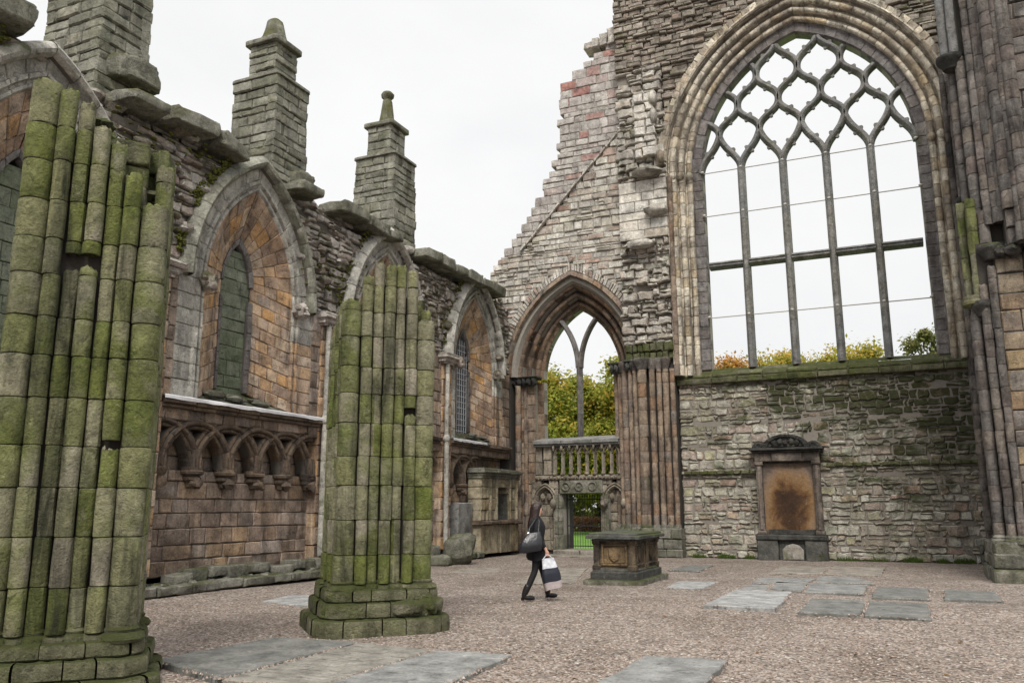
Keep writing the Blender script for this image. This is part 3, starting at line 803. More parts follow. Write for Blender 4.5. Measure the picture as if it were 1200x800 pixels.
courses(mb, None, frame_E(28.0), 6.6, 7.2, lambda a, b: [(-8.3,-6.6)], (.28,.32), (.15,.26), wf=(.02,.16), depth=.3, gap=.025, jit=.02, c=.04, sub=.15)
obj('capital_block', mb, M['green_base'], E, label='broken mossy springing blocks above the shafts')
mb = MB()
courses(mb, None, frame_E(27.9), 0, .92, lambda a, b: [(-8.9+.0,-6.55)], (.22,.36), (.35,.7), wf=(.0,.08), depth=.5, gap=.02, jit=.015, c=.03, sub=.2)
Tbox(mb, frame_E(27.95), -8.85, -6.6, 0, .88, -.5, 0)
for i, (x, y, r) in enumerate(SH): ring_stack(mb, x, y, [(r*1.5,.84),(r*1.6,.92),(r*1.3,.97),(r*1.35,1.0),(r*1.0,1.06)], 12, nz=.03)
obj('shaft_base', mb, M['bench'], E)

# balustrade, lintel, niches and gateway below the arch
M['bal_stone'] = stone_mat('brown grey balustrade stone', [(.25,.215,.17),(.30,.265,.21),(.21,.185,.15),(.33,.29,.24),(.27,.22,.165)], patch=(.13,.11,.085), patch_amt=.6, patch_scale=1.3, moss=.1, dark=.6)
BAL = bpy.data.objects.new('balustrade', None); COL.objects.link(BAL); BAL.parent = E; BAL.location = Vector((-10.3, 28.5, 2.7))-E.location
mb = MB(); x = -12.0
for k, (a, b) in enumerate(((-12.0,-10.9),(-10.9,-9.75),(-9.75,-8.75))):
    P = lambda t, s, a=a, b=b: Vector((a+.005+(b-a-.01)*t, 28.26+.85*s, 3.98+.16*s+.02*k*s))
    patch_stones(mb, P, [0, .5, 1], lambda i: [0, .5, 1])
    stone_poly(mb, TE, outline(a+.005, b-.005, 3.86, 3.99, .008, .3), .24, -.6, .02)
    stone_poly(mb, TE, outline(a+.01, b-.01, 3.78, 3.87, .008, .3), .17, -.6, .02)
obj('coping', mb, M['slab'], BAL)
hw = .178; n = 8; bx0 = -11.22
for i in range(n+1):
    mb = MB(); x = bx0+i*.305
    bar(mb, [(x, 2.80),(x, 3.46)], [(-.05,-.10),(-.02,-.14),(.02,-.14),(.05,-.10),(.05,.02),(.02,.10),(-.02,.10),(-.05,.02)], TE)
    ring_stack(mb, x, 28.46, [(.075,2.76),(.085,2.8),(.06,2.85)], 10)
    obj('baluster', mb, M['bal_stone'], BAL)
mb = MB()
for i in range(n):
    xa = bx0+i*.305; xm = xa+.1525
    for sd in (-1, 1):
        pts = [(xm+sd*.1525, 3.40),(xm+sd*.145, 3.5),(xm+sd*.11, 3.60),(xm+sd*.05, 3.70),(xm, 3.78)]
        bar(mb, pts, [(-.03,-.12),(.03,-.12),(.03,.06),(0,.10),(-.03,.06)], TE)
        mb.add([TE(xm+sd*.12, 3.5, .03), TE(xm+sd*.1, 3.62, .03), TE(xm+sd*.035, 3.56, .03), TE(xm+sd*.12,3.5,-.06), TE(xm+sd*.1,3.62,-.06), TE(xm+sd*.035,3.56,-.06)], [[0,1,2],[3,5,4],[0,3,4,1],[1,4,5,2],[2,5,3,0]])
    lump(mb, (xa, 28.36, 3.72), (.05,.05,.10), i, rough=.2)
Tbox(mb, TE, bx0-.1, bx0+n*.305+.1, 3.70, 3.79, -.1, -.02)
obj('balustrade_arches', mb, M['bal_stone'], BAL)
mb = MB()
for (a, b) in ((-11.98,-11.72),(-11.66,-11.34),(-8.72,-8.9+.36)):
    courses(mb, None, TE, 2.76, 3.8, lambda p, q: [(a, b)], (.45,.55), (.4,.6), wf=(0,.05), depth=.4, gap=.014, c=.02)
courses(mb, None, TE, 2.58, 2.76, lambda p, q: [(-12.0,-8.72)], (.17,.19), (.4,.9), wf=(.06,.10), depth=.4, gap=.012, c=.03)
for i in range(22): lump(mb, (-11.9+i*.142, 28.40, 2.66), (.05,.04,.045), i, 8, 5, .3)
obj('carved_band', mb, M['bal_stone'], E)
mb = MB(); stone_poly(mb, TE, outline(-11.02,-9.42,2.1,2.57,.006,.5), .10, -.5, .02)
for x in (-10.78,-10.28,-9.78):
    rr = []
    for (r, w_) in ((.17,.09),(.165,.135),(.14,.15),(.115,.135),(.10,.08)):
        rr.append([TE(x+r*cos(2*pi*j/18), 2.35+r*sin(2*pi*j/18), w_) for j in range(18)])
    mb.grid(rr, True); lump(mb, (x, 28.41, 2.35), (.07,.03,.07), int(x*10), rough=.4)
obj('door_lintel', mb, M['bench'], E, label='weathered lintel with three carved roundels')
mb = MB()
dj = [(0,-.7),(0,-.05),(.04,.03),(.14,.05),(.16,.0),(.18,.05),(.3,.06),(.32,-.1)]
for sd in (-1, 1): jamb(mb, TE, -10.23+sd*.71, sd, dj, .12, 2.1, (.4,.6))
obj('door_jamb', mb, M['bench'], E)
mbn = MB(); mba = MB()
for c0 in (-11.62, -9.0):
    courses(mbn, None, frame_E(28.72), .12, 2.5, lambda p, q: [(c0-.36, c0+.36)], (.3,.45), (.3,.5), gap=.016, c=.02)
    na = Arch(c0, .30, 1.85, .45)
    voussoirs(mba, TE, na, [(0,-.2),(0,-.02),(.05,.05),(.10,.0),(.13,.06),(.18,.0),(.18,-.1)], .25)
    for sd in (-1, 1):
        jamb(mba, TE, c0+sd*.30, sd, [(0,-.2),(0,-.02),(.05,.05),(.10,.0),(.13,.06),(.18,.0),(.18,-.1)], .15, 1.85, (.25,.4))
        lump(mba, (c0+sd*.36, 28.36, 1.75), (.13,.13,.16), 3+sd)
        lump(mba, (c0+sd*.13, 28.6, 2.0), (.10,.06,.12), 5+sd)
    courses(mbn, None, TE, .12, 2.58, cut(lambda p, q: [(c0-.52, c0+.52)], na, .15, 0), (.2,.36), (.2,.4), gap=.014, c=.02, depth=.3)
obj('niche_masonry', mbn, M['bal_stone'], E); obj('niche_arch', mba, M['bal_stone'], E)
mb = MB()
box(mb, (-14.3,28.55,0), (-13.0,29.8,9.4)); Tbox(mb, TE, -13.2,-12.1,0,2.7,-1.1,-.62); Tbox(mb, TE, -12.1,-10.95,0,2.7,-1.1,-.3); Tbox(mb, TE, -9.5,-8.6,0,2.7,-1.1,-.3); Tbox(mb, TE, -11,-9.4,2.1,2.75,-1.1,-.3)
obj('wall_core', mb, M['mortar'], E)
mb = MB()
for a, b in ((-11.2,-10.2),(-10.2,-9.3)): stone_poly(mb, frame_E(28.1), outline(a+.01,b-.01,-.05,.16,.01,.4), 0, -1.2, .03)
obj('door_step', mb, M['slab_brown'], E)
BK[0] = None
obj('wall_core', core, M['mortar_pale'], E); obj('wall_core', corep, M['mortar_brown'], E)

G = thing('iron_gate', 'black iron bar gate standing in the doorway under the pointed arch', 'gate', (-10.23, 28.85, .16))
mb = MB()
tube(mb, [(-10.9,28.85,.2),(-10.9,28.85,2.08)], .025, 8); tube(mb, [(-9.56,28.85,.2),(-9.56,28.85,2.08)], .025, 8)
for z in (.28, .98, 1.9): box(mb, (-10.9,28.83,z-.018), (-9.56,28.87,z+.018))
obj('gate_frame', mb, M['iron'], G)
for i in range(13):
    mb = MB(); x = -10.9+1.34*(i+1)/14
    tube(mb, [(x,28.85,.2),(x,28.85,2.0)], .008, 6); ring_stack(mb, x, 28.85, [(.012,1.98),(.024,2.01),(.002,2.09)], 6)
    obj('gate_bar', mb, M['iron'], G)
M['moss'] = plain_mat('yellow green moss', (.085,.09,.018), .95, .6, 16, .9)
# ------------------------------------------------------------------ AISLE WALL
A = thing('ruined_aisle_wall', 'long roofless aisle wall with splayed lancet windows and a blind arcade', 'ruined wall', (-13, 16, 0))
TL = frame_L(-13)
BAYS = [(6.2, 11.75, 8.95), (11.75, 17.15, 14.42), (17.15, 23.35, 19.95), (23.35, 28.6, 25.62)]
arches = [Arch(c, 1.42, 6.35, 2.5) for _, _, c in BAYS]
core = MB(); mb = MB(); BK[0] = core
iv = lambda a, b: [(3.0, 28.45)]
for ar in arches: iv = cut(iv, ar, .74, 3.7)
def topcut(a, b):
    return iv(a, b)
courses(mb, core, TL, 6.5, 9.05, topcut, (.12,.3), (.2,.6), wf=(-.07,.06), gap=.025, jit=.034, c=.035, sub=.14, split=.35, miss=.015, back=-1.2, coreset=.08)
obj('upper_masonry', mb, M['wall_rubble'], A)
mb = MB(); z = 9.05                                            # crumbling wall head, stepped back under the coping
courses(mb, core, TL, 9.05, 9.35, lambda a, b: [(3.0, 28.3)], (.14,.18), (.25,.7), wf=(-.42,-.15), gap=.03, jit=.03, c=.04, sub=.16, back=-1.2, coreset=.4)
for i in range(70):
    y = 3.4+i*.36
    lump(mb, (-13.3+U(-.35,.15), y, 9.35+U(-.03,.16)), (U(.18,.32),U(.16,.34),U(.08,.17)), i, 8, 6, .4)
for i in range(60):
    y = U(10, 28)
    if any(abs(y-c) < 1.55 for _, _, c in BAYS): continue
    lump(mb, (-12.98+U(-.06,.06), y, U(6.8,8.9)), (U(.08,.2),U(.12,.3),U(.05,.13)), i+90, 8, 6, .4)
obj('wall_head_rubble', mb, M['wall_rubble'], A)
mb = MB()
for y0_, z0_, n_ in ((11.2,8.6,60),(17.3,7.3,70),(18.2,7.8,40),(23.2,7.4,40),(12.4,9.25,40),(26.9,9.2,40)):
    for i in range(n_): lump(mb, (-13.0+U(-.1,.06), y0_+rng.gauss(0,.45), z0_+rng.gauss(0,.25)), (U(.02,.06),U(.03,.09),U(.012,.035)), i, 6, 4, .6)
obj('moss', mb, M['moss'], A)
cps = [(7.9,.6,9.75,.2,.08),(10.9,.5,9.42,.12,.05),(12.1,.62,9.52,.17,.06),(13.2,.42,9.42,.15,-.12),(15.9,.5,9.40,.12,.05),(17.8,.62,9.46,.15,.05),(18.95,.5,9.40,.16,-.06),(19.8,.35,9.36,.12,.1),(22.0,.55,9.40,.16,.06),(23.0,.42,9.42,.18,-.05),(23.9,.45,9.40,.13,.04),(24.9,.5,9.42,.17,.0),(25.8,.36,9.40,.13,.06),(26.75,.55,9.40,.17,-.04)]
for i, (y, l, z, h, t) in enumerate(cps):
    mb = MB(); boulder(mb, (0,0,0), (l*.98, .50, h), i+1, 0, .17, tilt=t, sq=11)
    mb.v = [(-13.08-v[1], y+v[0], z+v[2]) for v in mb.v]
    obj('coping_stone', mb, M['coping'], A)
# middle zone: neat jamb ashlar and pier strips between the windows
mb = MB()
courses(mb, core, TL, 3.75, 6.5, topcut, (.26,.42), (.28,.6), wf=(-.01,.025), gap=.016, jit=.012, c=.02, sub=.25, back=-1.2)
obj('middle_masonry', mb, M['low_wall'], A)
Tbox(core, TL, 3, 28.6, 0, 9.2, -1.35, -1.18)
for bi, ((y0, y1, c), ar) in enumerate(zip(BAYS, arches)):
    Wn = bpy.data.objects.new('lancet_window', None); COL.objects.link(Wn); Wn.parent = A; Wn.location = Vector((-13, c, 3.8))-A.location
    inner = [(0,-.3),(0,-.06),(.04,0),(.09,.0),(.11,-.05),(.15,-.04),(.18,.03),(.25,.03),(.28,-.03),(.5,-.01),(.76,.0),(.78,-.05)]
    mb = MB(); voussoirs(mb, TL, ar, inner, .45)
    jamb(mb, TL, c-ar.h, -1, inner, 3.8, 6.35, (.32,.46)); jamb(mb, TL, c+ar.h, 1, inner, 5.55, 6.35, (.3,.4))
    obj('window_surround', mb, M['jamb_grey'], Wn)
    mb = MB(); jamb(mb, TL, c+ar.h, 1, inner, 3.8, 5.55, (.26,.36)); obj('jamb', mb, M['reveal'], Wn, label='orange stained lower window jamb')
    mb = MB(); voussoirs(mb, TL, ar, [(.5,-.06),(.5,.10),(.55,.20),(.62,.23),(.70,.17),(.78,.05),(.8,-.06)], .55, jit=.008)
    obj('hood_mould', mb, M['pinnacle'] if bi == 1 else M['jamb_grey'], Wn)
    mb = MB()
    for sd in (-1, 1):
        yy = c+sd*(ar.h+.1)
        lump(mb, (-12.86, yy, 6.3), (.2,.17,.19), 3+sd+bi, rough=.55); lump(mb, (-12.74, yy+sd*.02, 6.22), (.13,.09,.09), 8+sd, rough=.5)
        lump(mb, (-12.82, yy-.14, 6.36), (.09,.08,.08), 5+sd, rough=.5); lump(mb, (-12.82, yy+.14, 6.36), (.09,.08,.08), 6+sd, rough=.5)
    obj('hood_stop', mb, M['wall_rubble'], Wn)
    mb = MB()                                                  # moss growing on the left haunch of the arch
    for i in range(320 if bi == 1 else 110):
        t = U(.1,.8); k = mnoise.noise((t*5, bi, 0))
        if k < -.15: continue
        u, v = ar.P(.80+abs(rng.gauss(0,.11)), t, -1)
        lump(mb, (-12.99+U(-.03,.07), u, v), (U(.015,.05),U(.02,.06),U(.015,.035)), i, 6, 4, .6)
    obj('moss', mb, M['moss'], Wn)
    # splayed reveal
    ai = Arch(c+.02, .475, 6.7, 1.05)
    def path(arch, z0, t):
        if t < .35: return arch.c-arch.h, z0+(arch.zs-z0)*t/.35
        if t < .5: return arch.P(0, (t-.35)/.15, -1)
        if t < .65: return arch.P(0, (.65-t)/.15, 1)
        return arch.c+arch.h, z0+(arch.zs-z0)*(1-t)/.35
    def P(t, s):
        a = path(ar, 3.85, t); b = path(ai, 4.2, t)
        return Vector((-13.04-.50*s, a[0]+(b[0]-a[0])*s, a[1]+(b[1]-a[1])*s))
    patch_stones.to = Vector((-13.0, c, 6.2))
    def spl(i, k=[0]):
        k[0] += 1
        return [0, U(.2,.3), U(.5,.6), U(.78,.85), 1] if k[0] % 2 else [0, U(.33,.42), U(.66,.74), 1]
    mb = MB()
    patch_stones(mb, P, [0+.35*i/8 for i in range(9)], spl, .025); patch_stones(mb, P, [.65+.35*i/9 for i in range(10)], spl, .025)
    arcs = MB(); 
    patch_stones(mb, P, [.35+.15*i/8 for i in range(9)], lambda i: [0, U(.25,.4), U(.6,.72), 1], .02)
    patch_stones(mb, P, [.5+.15*i/8 for i in range(9)], lambda i: [0, U(.25,.4), U(.6,.72), 1], .02)
    patch_stones.to = None
    obj('splayed_reveal', mb, M['reveal'], Wn)
    # chamfered frame of the slit and its blocking
    mb = MB(); TI = frame_L(-13.54)
    fr = [(-.06,-.15),(-.06,.02),(0,.06),(.05,.06),(.06,-.05)]
    voussoirs(mb, TI, ai, fr, .4)
    for sd in (-1,1): jamb(mb, TI, ai.c+sd*ai.h, sd, fr, 4.2, 6.35, (.4,.6))
    obj('window_frame', mb, M['grey_mould'], Wn)
    mb = MB()
    if bi < 3:
        courses(mb, None, frame_L(-13.60), 4.0, 7.5, lambda a, b: [(ai.c-.6, ai.c+.6)], (.26,.36), (.4,.9), wf=(0,.008), gap=.012, jit=.006, c=.01)
        obj('window_blocking', mb, M['infill_panel'], Wn)
    else:
        Tbox(mb, frame_L(-13.60), ai.c-.6, ai.c+.6, 4, 7.5, -.1, 0); obj('window_glazing', mb, M['glass_dark'], Wn)
        mb = MB()
        for i in range(16): box(mb, (-13.592, ai.c-.5, 4.2+i*.2), (-13.575, ai.c+.5, 4.215+i*.2))
        for i in range(6): box(mb, (-13.596, ai.c-.45+i*.17, 4.1), (-13.578, ai.c-.435+i*.17, 7.4))
        obj('window_lattice', mb, M['lead'], Wn)
    mb = MB()
    P2 = lambda t, s: Vector((-12.96-.62*s, c-1.5+3*t, 3.80+.36*s))
    patch_stones(mb, P2, [i/5+U(-.03,.03) if 0 < i < 5 else i/5 for i in range(6)], lambda i: [0, .3, .65, 1], .03)
    for i in range(16): lump(mb, (-13.05-U(0,.4), c+U(-1.3,1.3), 3.93+U(0,.12)), (U(.1,.2),U(.12,.28),U(.04,.08)), i+bi*20, 8, 5, .4)
    obj('window_sill', mb, M['bench'], Wn)
# string course
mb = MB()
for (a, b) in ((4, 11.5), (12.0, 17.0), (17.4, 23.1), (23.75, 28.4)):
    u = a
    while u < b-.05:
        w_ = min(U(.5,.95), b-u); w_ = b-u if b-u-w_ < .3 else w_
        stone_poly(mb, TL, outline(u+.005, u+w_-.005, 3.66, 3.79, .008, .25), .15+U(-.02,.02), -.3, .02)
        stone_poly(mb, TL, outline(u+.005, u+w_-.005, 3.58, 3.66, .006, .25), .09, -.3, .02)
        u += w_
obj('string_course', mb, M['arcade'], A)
mb = MB()
for (a, b) in ((11.95, 17.05), (23.75, 26.2)):
    n = 24
    mb.grid([[(-13+.03, a+(b-a)*i/n, 3.83+U(-.006,.006)) for i in range(n+1)], [(-13+.17, a+(b-a)*i/n, 3.815+U(-.006,.006)) for i in range(n+1)], [(-13+.185, a+(b-a)*i/n, 3.80) for i in range(n+1)], [(-13+.18+U(-.01,.01), a+(b-a)*i/n, 3.735+U(-.012,.012)) for i in range(n+1)]])
obj('lead_flashing', mb, M['lead'], A)
# lower wall
mb = MB()
courses(mb, core, frame_L(-13.2), .3, 2.38, lambda a, b: [(4.0, 28.5)], (.28,.40), (.3,.72), wf=(-.006,.018), gap=.016, jit=.01, c=.018, sub=.3, back=-.9)
obj('lower_masonry', mb, M['low_wall'], A)
mb = MB()
courses(mb, core, frame_L(-13.42), 2.38, 3.6, lambda a, b: [(4.0, 28.5)], (.28,.40), (.3,.7), wf=(-.006,.018), gap=.018, c=.02, back=-.7)
courses(mb, None, TL, 3.36, 3.6, lambda a, b: [(4.0, 28.5)], (.23,.26), (.3,.7), wf=(-.03,.03), depth=.4, gap=.016, jit=.012, c=.02)
obj('arcade_masonry', mb, M['low_wall'], A)
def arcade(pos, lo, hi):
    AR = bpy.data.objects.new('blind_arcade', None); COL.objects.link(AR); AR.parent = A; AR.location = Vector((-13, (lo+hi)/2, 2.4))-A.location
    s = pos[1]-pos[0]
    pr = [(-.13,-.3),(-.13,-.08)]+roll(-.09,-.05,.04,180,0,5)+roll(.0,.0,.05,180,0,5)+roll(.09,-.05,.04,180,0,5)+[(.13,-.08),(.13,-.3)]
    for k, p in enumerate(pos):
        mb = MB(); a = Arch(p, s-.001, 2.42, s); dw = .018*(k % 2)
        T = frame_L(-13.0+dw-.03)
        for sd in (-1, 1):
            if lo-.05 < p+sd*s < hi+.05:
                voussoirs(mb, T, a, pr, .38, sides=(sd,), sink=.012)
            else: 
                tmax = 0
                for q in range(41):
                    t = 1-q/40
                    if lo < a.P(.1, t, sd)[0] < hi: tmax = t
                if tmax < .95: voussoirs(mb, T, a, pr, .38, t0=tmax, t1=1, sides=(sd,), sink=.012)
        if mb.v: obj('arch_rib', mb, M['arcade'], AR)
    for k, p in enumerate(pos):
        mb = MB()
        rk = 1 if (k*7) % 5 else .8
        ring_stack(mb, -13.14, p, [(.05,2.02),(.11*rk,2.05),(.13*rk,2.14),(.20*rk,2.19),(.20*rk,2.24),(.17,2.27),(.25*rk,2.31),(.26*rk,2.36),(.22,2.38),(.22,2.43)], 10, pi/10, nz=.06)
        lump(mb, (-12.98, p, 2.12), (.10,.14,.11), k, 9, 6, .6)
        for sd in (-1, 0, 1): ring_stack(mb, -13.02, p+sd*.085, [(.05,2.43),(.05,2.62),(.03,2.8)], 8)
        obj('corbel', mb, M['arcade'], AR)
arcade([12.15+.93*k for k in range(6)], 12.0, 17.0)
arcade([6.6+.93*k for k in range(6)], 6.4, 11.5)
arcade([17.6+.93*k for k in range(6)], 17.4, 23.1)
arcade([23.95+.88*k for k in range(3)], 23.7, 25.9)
# responds
for y in (11.75, 17.2, 23.45):
    Rp = bpy.data.objects.new('respond', None); COL.objects.link(Rp); Rp.parent = A; Rp.location = Vector((-12.9, y, 3))-A.location
    mb = MB(); courses(mb, None, frame_L(-12.96), .35, 6.15, lambda a, b: [(y-.05, y+.24)], (.26,.42), (.3,.4), wf=(.06,.09), depth=.3, gap=.014, c=.02)
    courses(mb, None, frame_L(-12.96), .35, 6.15, lambda a, b: [(y-.26, y-.06)], (.3,.5), (.3,.4), wf=(.0,.02), depth=.3, gap=.014, c=.02)
    obj('pilaster', mb, M['reveal'], Rp)
    mb = MB(); shaft(mb, -12.83, y-.14, .075, .5, 3.7, (.9,1.4), 12, wear=.004); shaft(mb, -12.83, y-.14, .07, 3.85, 6.15, (.9,1.4), 12, wear=.004); ring_stack(mb, -12.83, y-.14, [(.07,3.65),(.11,3.7),(.12,3.78),(.09,3.84),(.07,3.88)], 12)
    obj('slender_shaft', mb, M['jamb_grey'], Rp)
    mb = MB(); CT = frame_L(-12.96)
    for (a, b, e) in ((6.15,6.22,.02),(6.22,6.34,.09),(6.34,6.42,.16),(6.42,6.5,.13)): stone_poly(mb, CT, outline(y-.3-e, y+.28+e, a, b, .006, .3), e+.12, -.3, .02)
    for i in range(4): lump(mb, (-12.84, y-.22+.15*i, 6.27), (.1,.07,.09), i, rough=.5)
    obj('capital', mb, M['wall_rubble'], Rp)
# bench
mb = MB(); TB = frame_L(-12.5); u = 4
while u < 25.4:
    w_ = U(.5,1.0); b = min(25.4, u+w_)
    stone_poly(mb, TB, outline(u+.008, b-.008, .03, .2, .012, .2), U(-.04,.04), -.8, .03); u = b
obj('bench_kerb', mb, M['bench'], A)
mb = MB(); i = 0; u = 4.2
while u < 26:
    w_ = U(.25,.7)
    if rng.random() < .82:
        boulder(mb, (-12.98+U(-.10,.06), u+w_/2, .3+U(-.06,.06)), (U(.16,.28), w_/2*.98, U(.09,.17)), i, U(-.05,.05), .14, sq=8)
    u += w_; i += 1
for i in range(130): lump(mb, (-12.5-U(.12,.55), U(5,25.3), .2), (U(.04,.12),U(.05,.14),U(.02,.05)), i, 7, 5, .4)
obj('bench_rubble', mb, M['bench'], A)
# aumbry and panel
AU = bpy.data.objects.new('aumbry', None); COL.objects.link(AU); AU.parent = A; AU.location = Vector((-12.6, 26.8, 0))-A.location
y0, y1 = 25.3, 28.35
mb = MB(); TA = frame_L(-12.6)
courses(mb, None, TA, .1, 1.06, lambda a, b: [(y0, y1)], (.9,1), (.35,.6), wf=(-.02,.03), depth=.5, gap=.02, c=.02)
for a, b in ((26.35,27.75),):
    courses(mb, None, TA, 1.2, 2.62, cutrect(lambda p, q: [(y0, y1)], 26.5, 27.45, 1.3, 2.4), (.3,.4), (.35,.6), wf=(-.02,.03), depth=.5, gap=.02, c=.02)
M['aumbry'] = stone_mat('beige aumbry stone', [(.30,.26,.18),(.36,.31,.22),(.26,.23,.17),(.34,.27,.16),(.31,.29,.22)], patch=(.15,.125,.08), patch_amt=.7, patch_scale=1.4, moss=.1, dark=.6)
obj('aumbry_masonry', mb, M['aumbry'], AU)
mb = MB(); 
for i in range(5): stone_poly(mb, TA, outline(y0-.1+i*.64, y0-.1+(i+1)*.64-.01, 1.06, 1.2, .012, .2), .15+U(-.03,.03), -.5, .04)
obj('ledge', mb, M['arcade'], AU)
mb = MB()
for (a, b, e) in ((2.6,2.68,.06),(2.68,2.78,.10),(2.78,2.86,.2),(2.86,2.93,.16)):
    for i in range(3): stone_poly(mb, TA, outline(y0-e*.5+i*1.03, y0-e*.5+(i+1)*1.03-.008, a, b, .006, .3), e, -.5, .015)
obj('cornice', mb, M['bench'], AU)
mb = MB(); Tbox(mb, TA, 26.3, 27.7, 1.1, 2.6, -.6, -.5); Tbox(mb, TA, 26.3, 26.5, 1.2, 2.5, -.6, -.05); Tbox(mb, TA, 27.45, 27.7, 1.2, 2.5, -.6, -.05); Tbox(mb, TA, 26.3, 27.7, 2.4, 2.6, -.6, -.05); obj('niche_back', mb, M['tomb_dark'], AU)  # dark stone colour paints in the shade inside the niche
mb = MB()
for y in (25.95, 26.42, 27.55, 28.1): jamb(mb, TA, y, 1, [(-.07,-.1),(-.07,.03)]+roll(0,.03,.055,180,0,5)+[(.07,.03),(.07,-.1)], 1.2, 2.6, (.4,.6))
na = Arch(26.98, .45, 2.1, .34); voussoirs(mb, TA, na, [(-.03,-.4),(-.03,-.02),(.03,.04),(.09,.02),(.10,-.1)], .2)
obj('niche_frame', mb, M['aumbry'], AU)
mb = MB(); stone_poly(mb, frame_L(-12.85), outline(24.15, 25.2, .72, 1.78, .01, .3), 0, -.35, .03)
obj('wall_panel', mb, M['slab'], A, label='plain pale rectangular panel set in the wall')
BK[0] = None
obj('wall_core', core, M['mortar_mid'], A)

# ------------------------------------------------------------------ PINNACLES
def pinnacle(cx, cy, wx, wy, z0, z1, ux, uy, z2, kind, label):
    p = thing('pinnacle', label, 'pinnacle', (cx, cy, z0), 'stone pinnacles standing up behind the aisle wall')
    def stage(name, wx, wy, z0, z1, grow=0):
        mb = MB(); cr = MB(); z = z0
        while z < z1-.03:
            h = U(.17,.30)
            if z+h > z1-.1: h = z1-z
            g = grow*(z1-z)/(z1-z0)
            hx, hy = wx/2+g+U(-.02,.02), wy/2+g+U(-.02,.02)
            for T, L, dd in ((lambda u,v,w: (cx+u, cy-hy-w, v), hx, hy), (lambda u,v,w: (cx+hx+w, cy+u, v), hy, hx), (lambda u,v,w: (cx-u, cy+hy+w, v), hx, hy), (lambda u,v,w: (cx-hx-w, cy-u, v), hy, hx)):
                u = -L
                while u < L-.02:
                    w_ = U(.3,.75)
                    if u+w_ > L-.22: w_ = L-u
                    stone_poly(mb, T, outline(u+.004, u+w_-.004, z+.007, z+h-.007, .014, .16), U(-.015,.025), -.25, .03); u += w_
            box(cr, (cx-hx+.04, cy-hy+.04, z), (cx+hx-.04, cy+hy-.04, z+h+.001)); z += h
        o = obj(name, mb, M['pinnacle'], p); obj('stone_core', cr, M['mortar'], o)
    def slab(name, wx, wy, z, h, e):
        mb = MB()
        boulder(mb, (cx, cy, z+h/2), (wx/2+e, wy/2+e, h/2), int(z*3), 0, .08, sq=14)
        obj(name, mb, M['coping'], p)
    stage('lower_stage', wx, wy, z0, z1, .05)
    slab('string', wx, wy, z1, .09, .07)
    if z2:
        stage('upper_stage', ux, uy, z1+.08, z2)
        slab('cornice', ux, uy, z2, .15, .11)
        mb = MB(); n = 8
        if kind == 'stub': pr = [(.50,z2+.14),(.44,z2+.2),(.34,z2+.32),(.27,z2+.6),(.21,z2+.85),(.12,z2+.93),(.03,z2+.95)]
        else: pr = [(.42,z2+.14),(.32,z2+.22),(.25,z2+.32),(.22,z2+.6),(.16,z2+1.05),(.12,z2+1.12),(.20,z2+1.2),(.22,z2+1.28),(.16,z2+1.37),(.04,z2+1.42)]
        ring_stack(mb, cx, cy, pr, 12, pi/4, nz=.07)
        obj('finial', mb, M['coping'], p)
pinnacle(-14.3, 10.85, 1.6, 1.15, 9.3, 14.2, 1, 1, 0, '', 'broad stone pinnacle cut off by the top edge of the photo, nearest one')
pinnacle(-14.2, 16.0, 1.42, 1.24, 9.2, 12.45, .86, .86, 13.55, 'stub', 'middle stepped stone pinnacle ending in a blunt broken stub')
pinnacle(-14.2, 21.5, 1.46, 1.25, 9.2, 12.5, .88, .88, 13.62, 'spire', 'farthest stepped stone pinnacle with slender spike and ball finial on top')
# broken corbel block hanging at the foot of the nearest pinnacle
mb = MB(); boulder(mb, (-13.35, 11.0, 10.2), (.3,.5,.28), 3, 0, .15); boulder(mb, (-13.4, 16.35, 9.75), (.25,.35,.35), 4, 0, .15)
obj('corbel_block', mb, M['coping'], A)

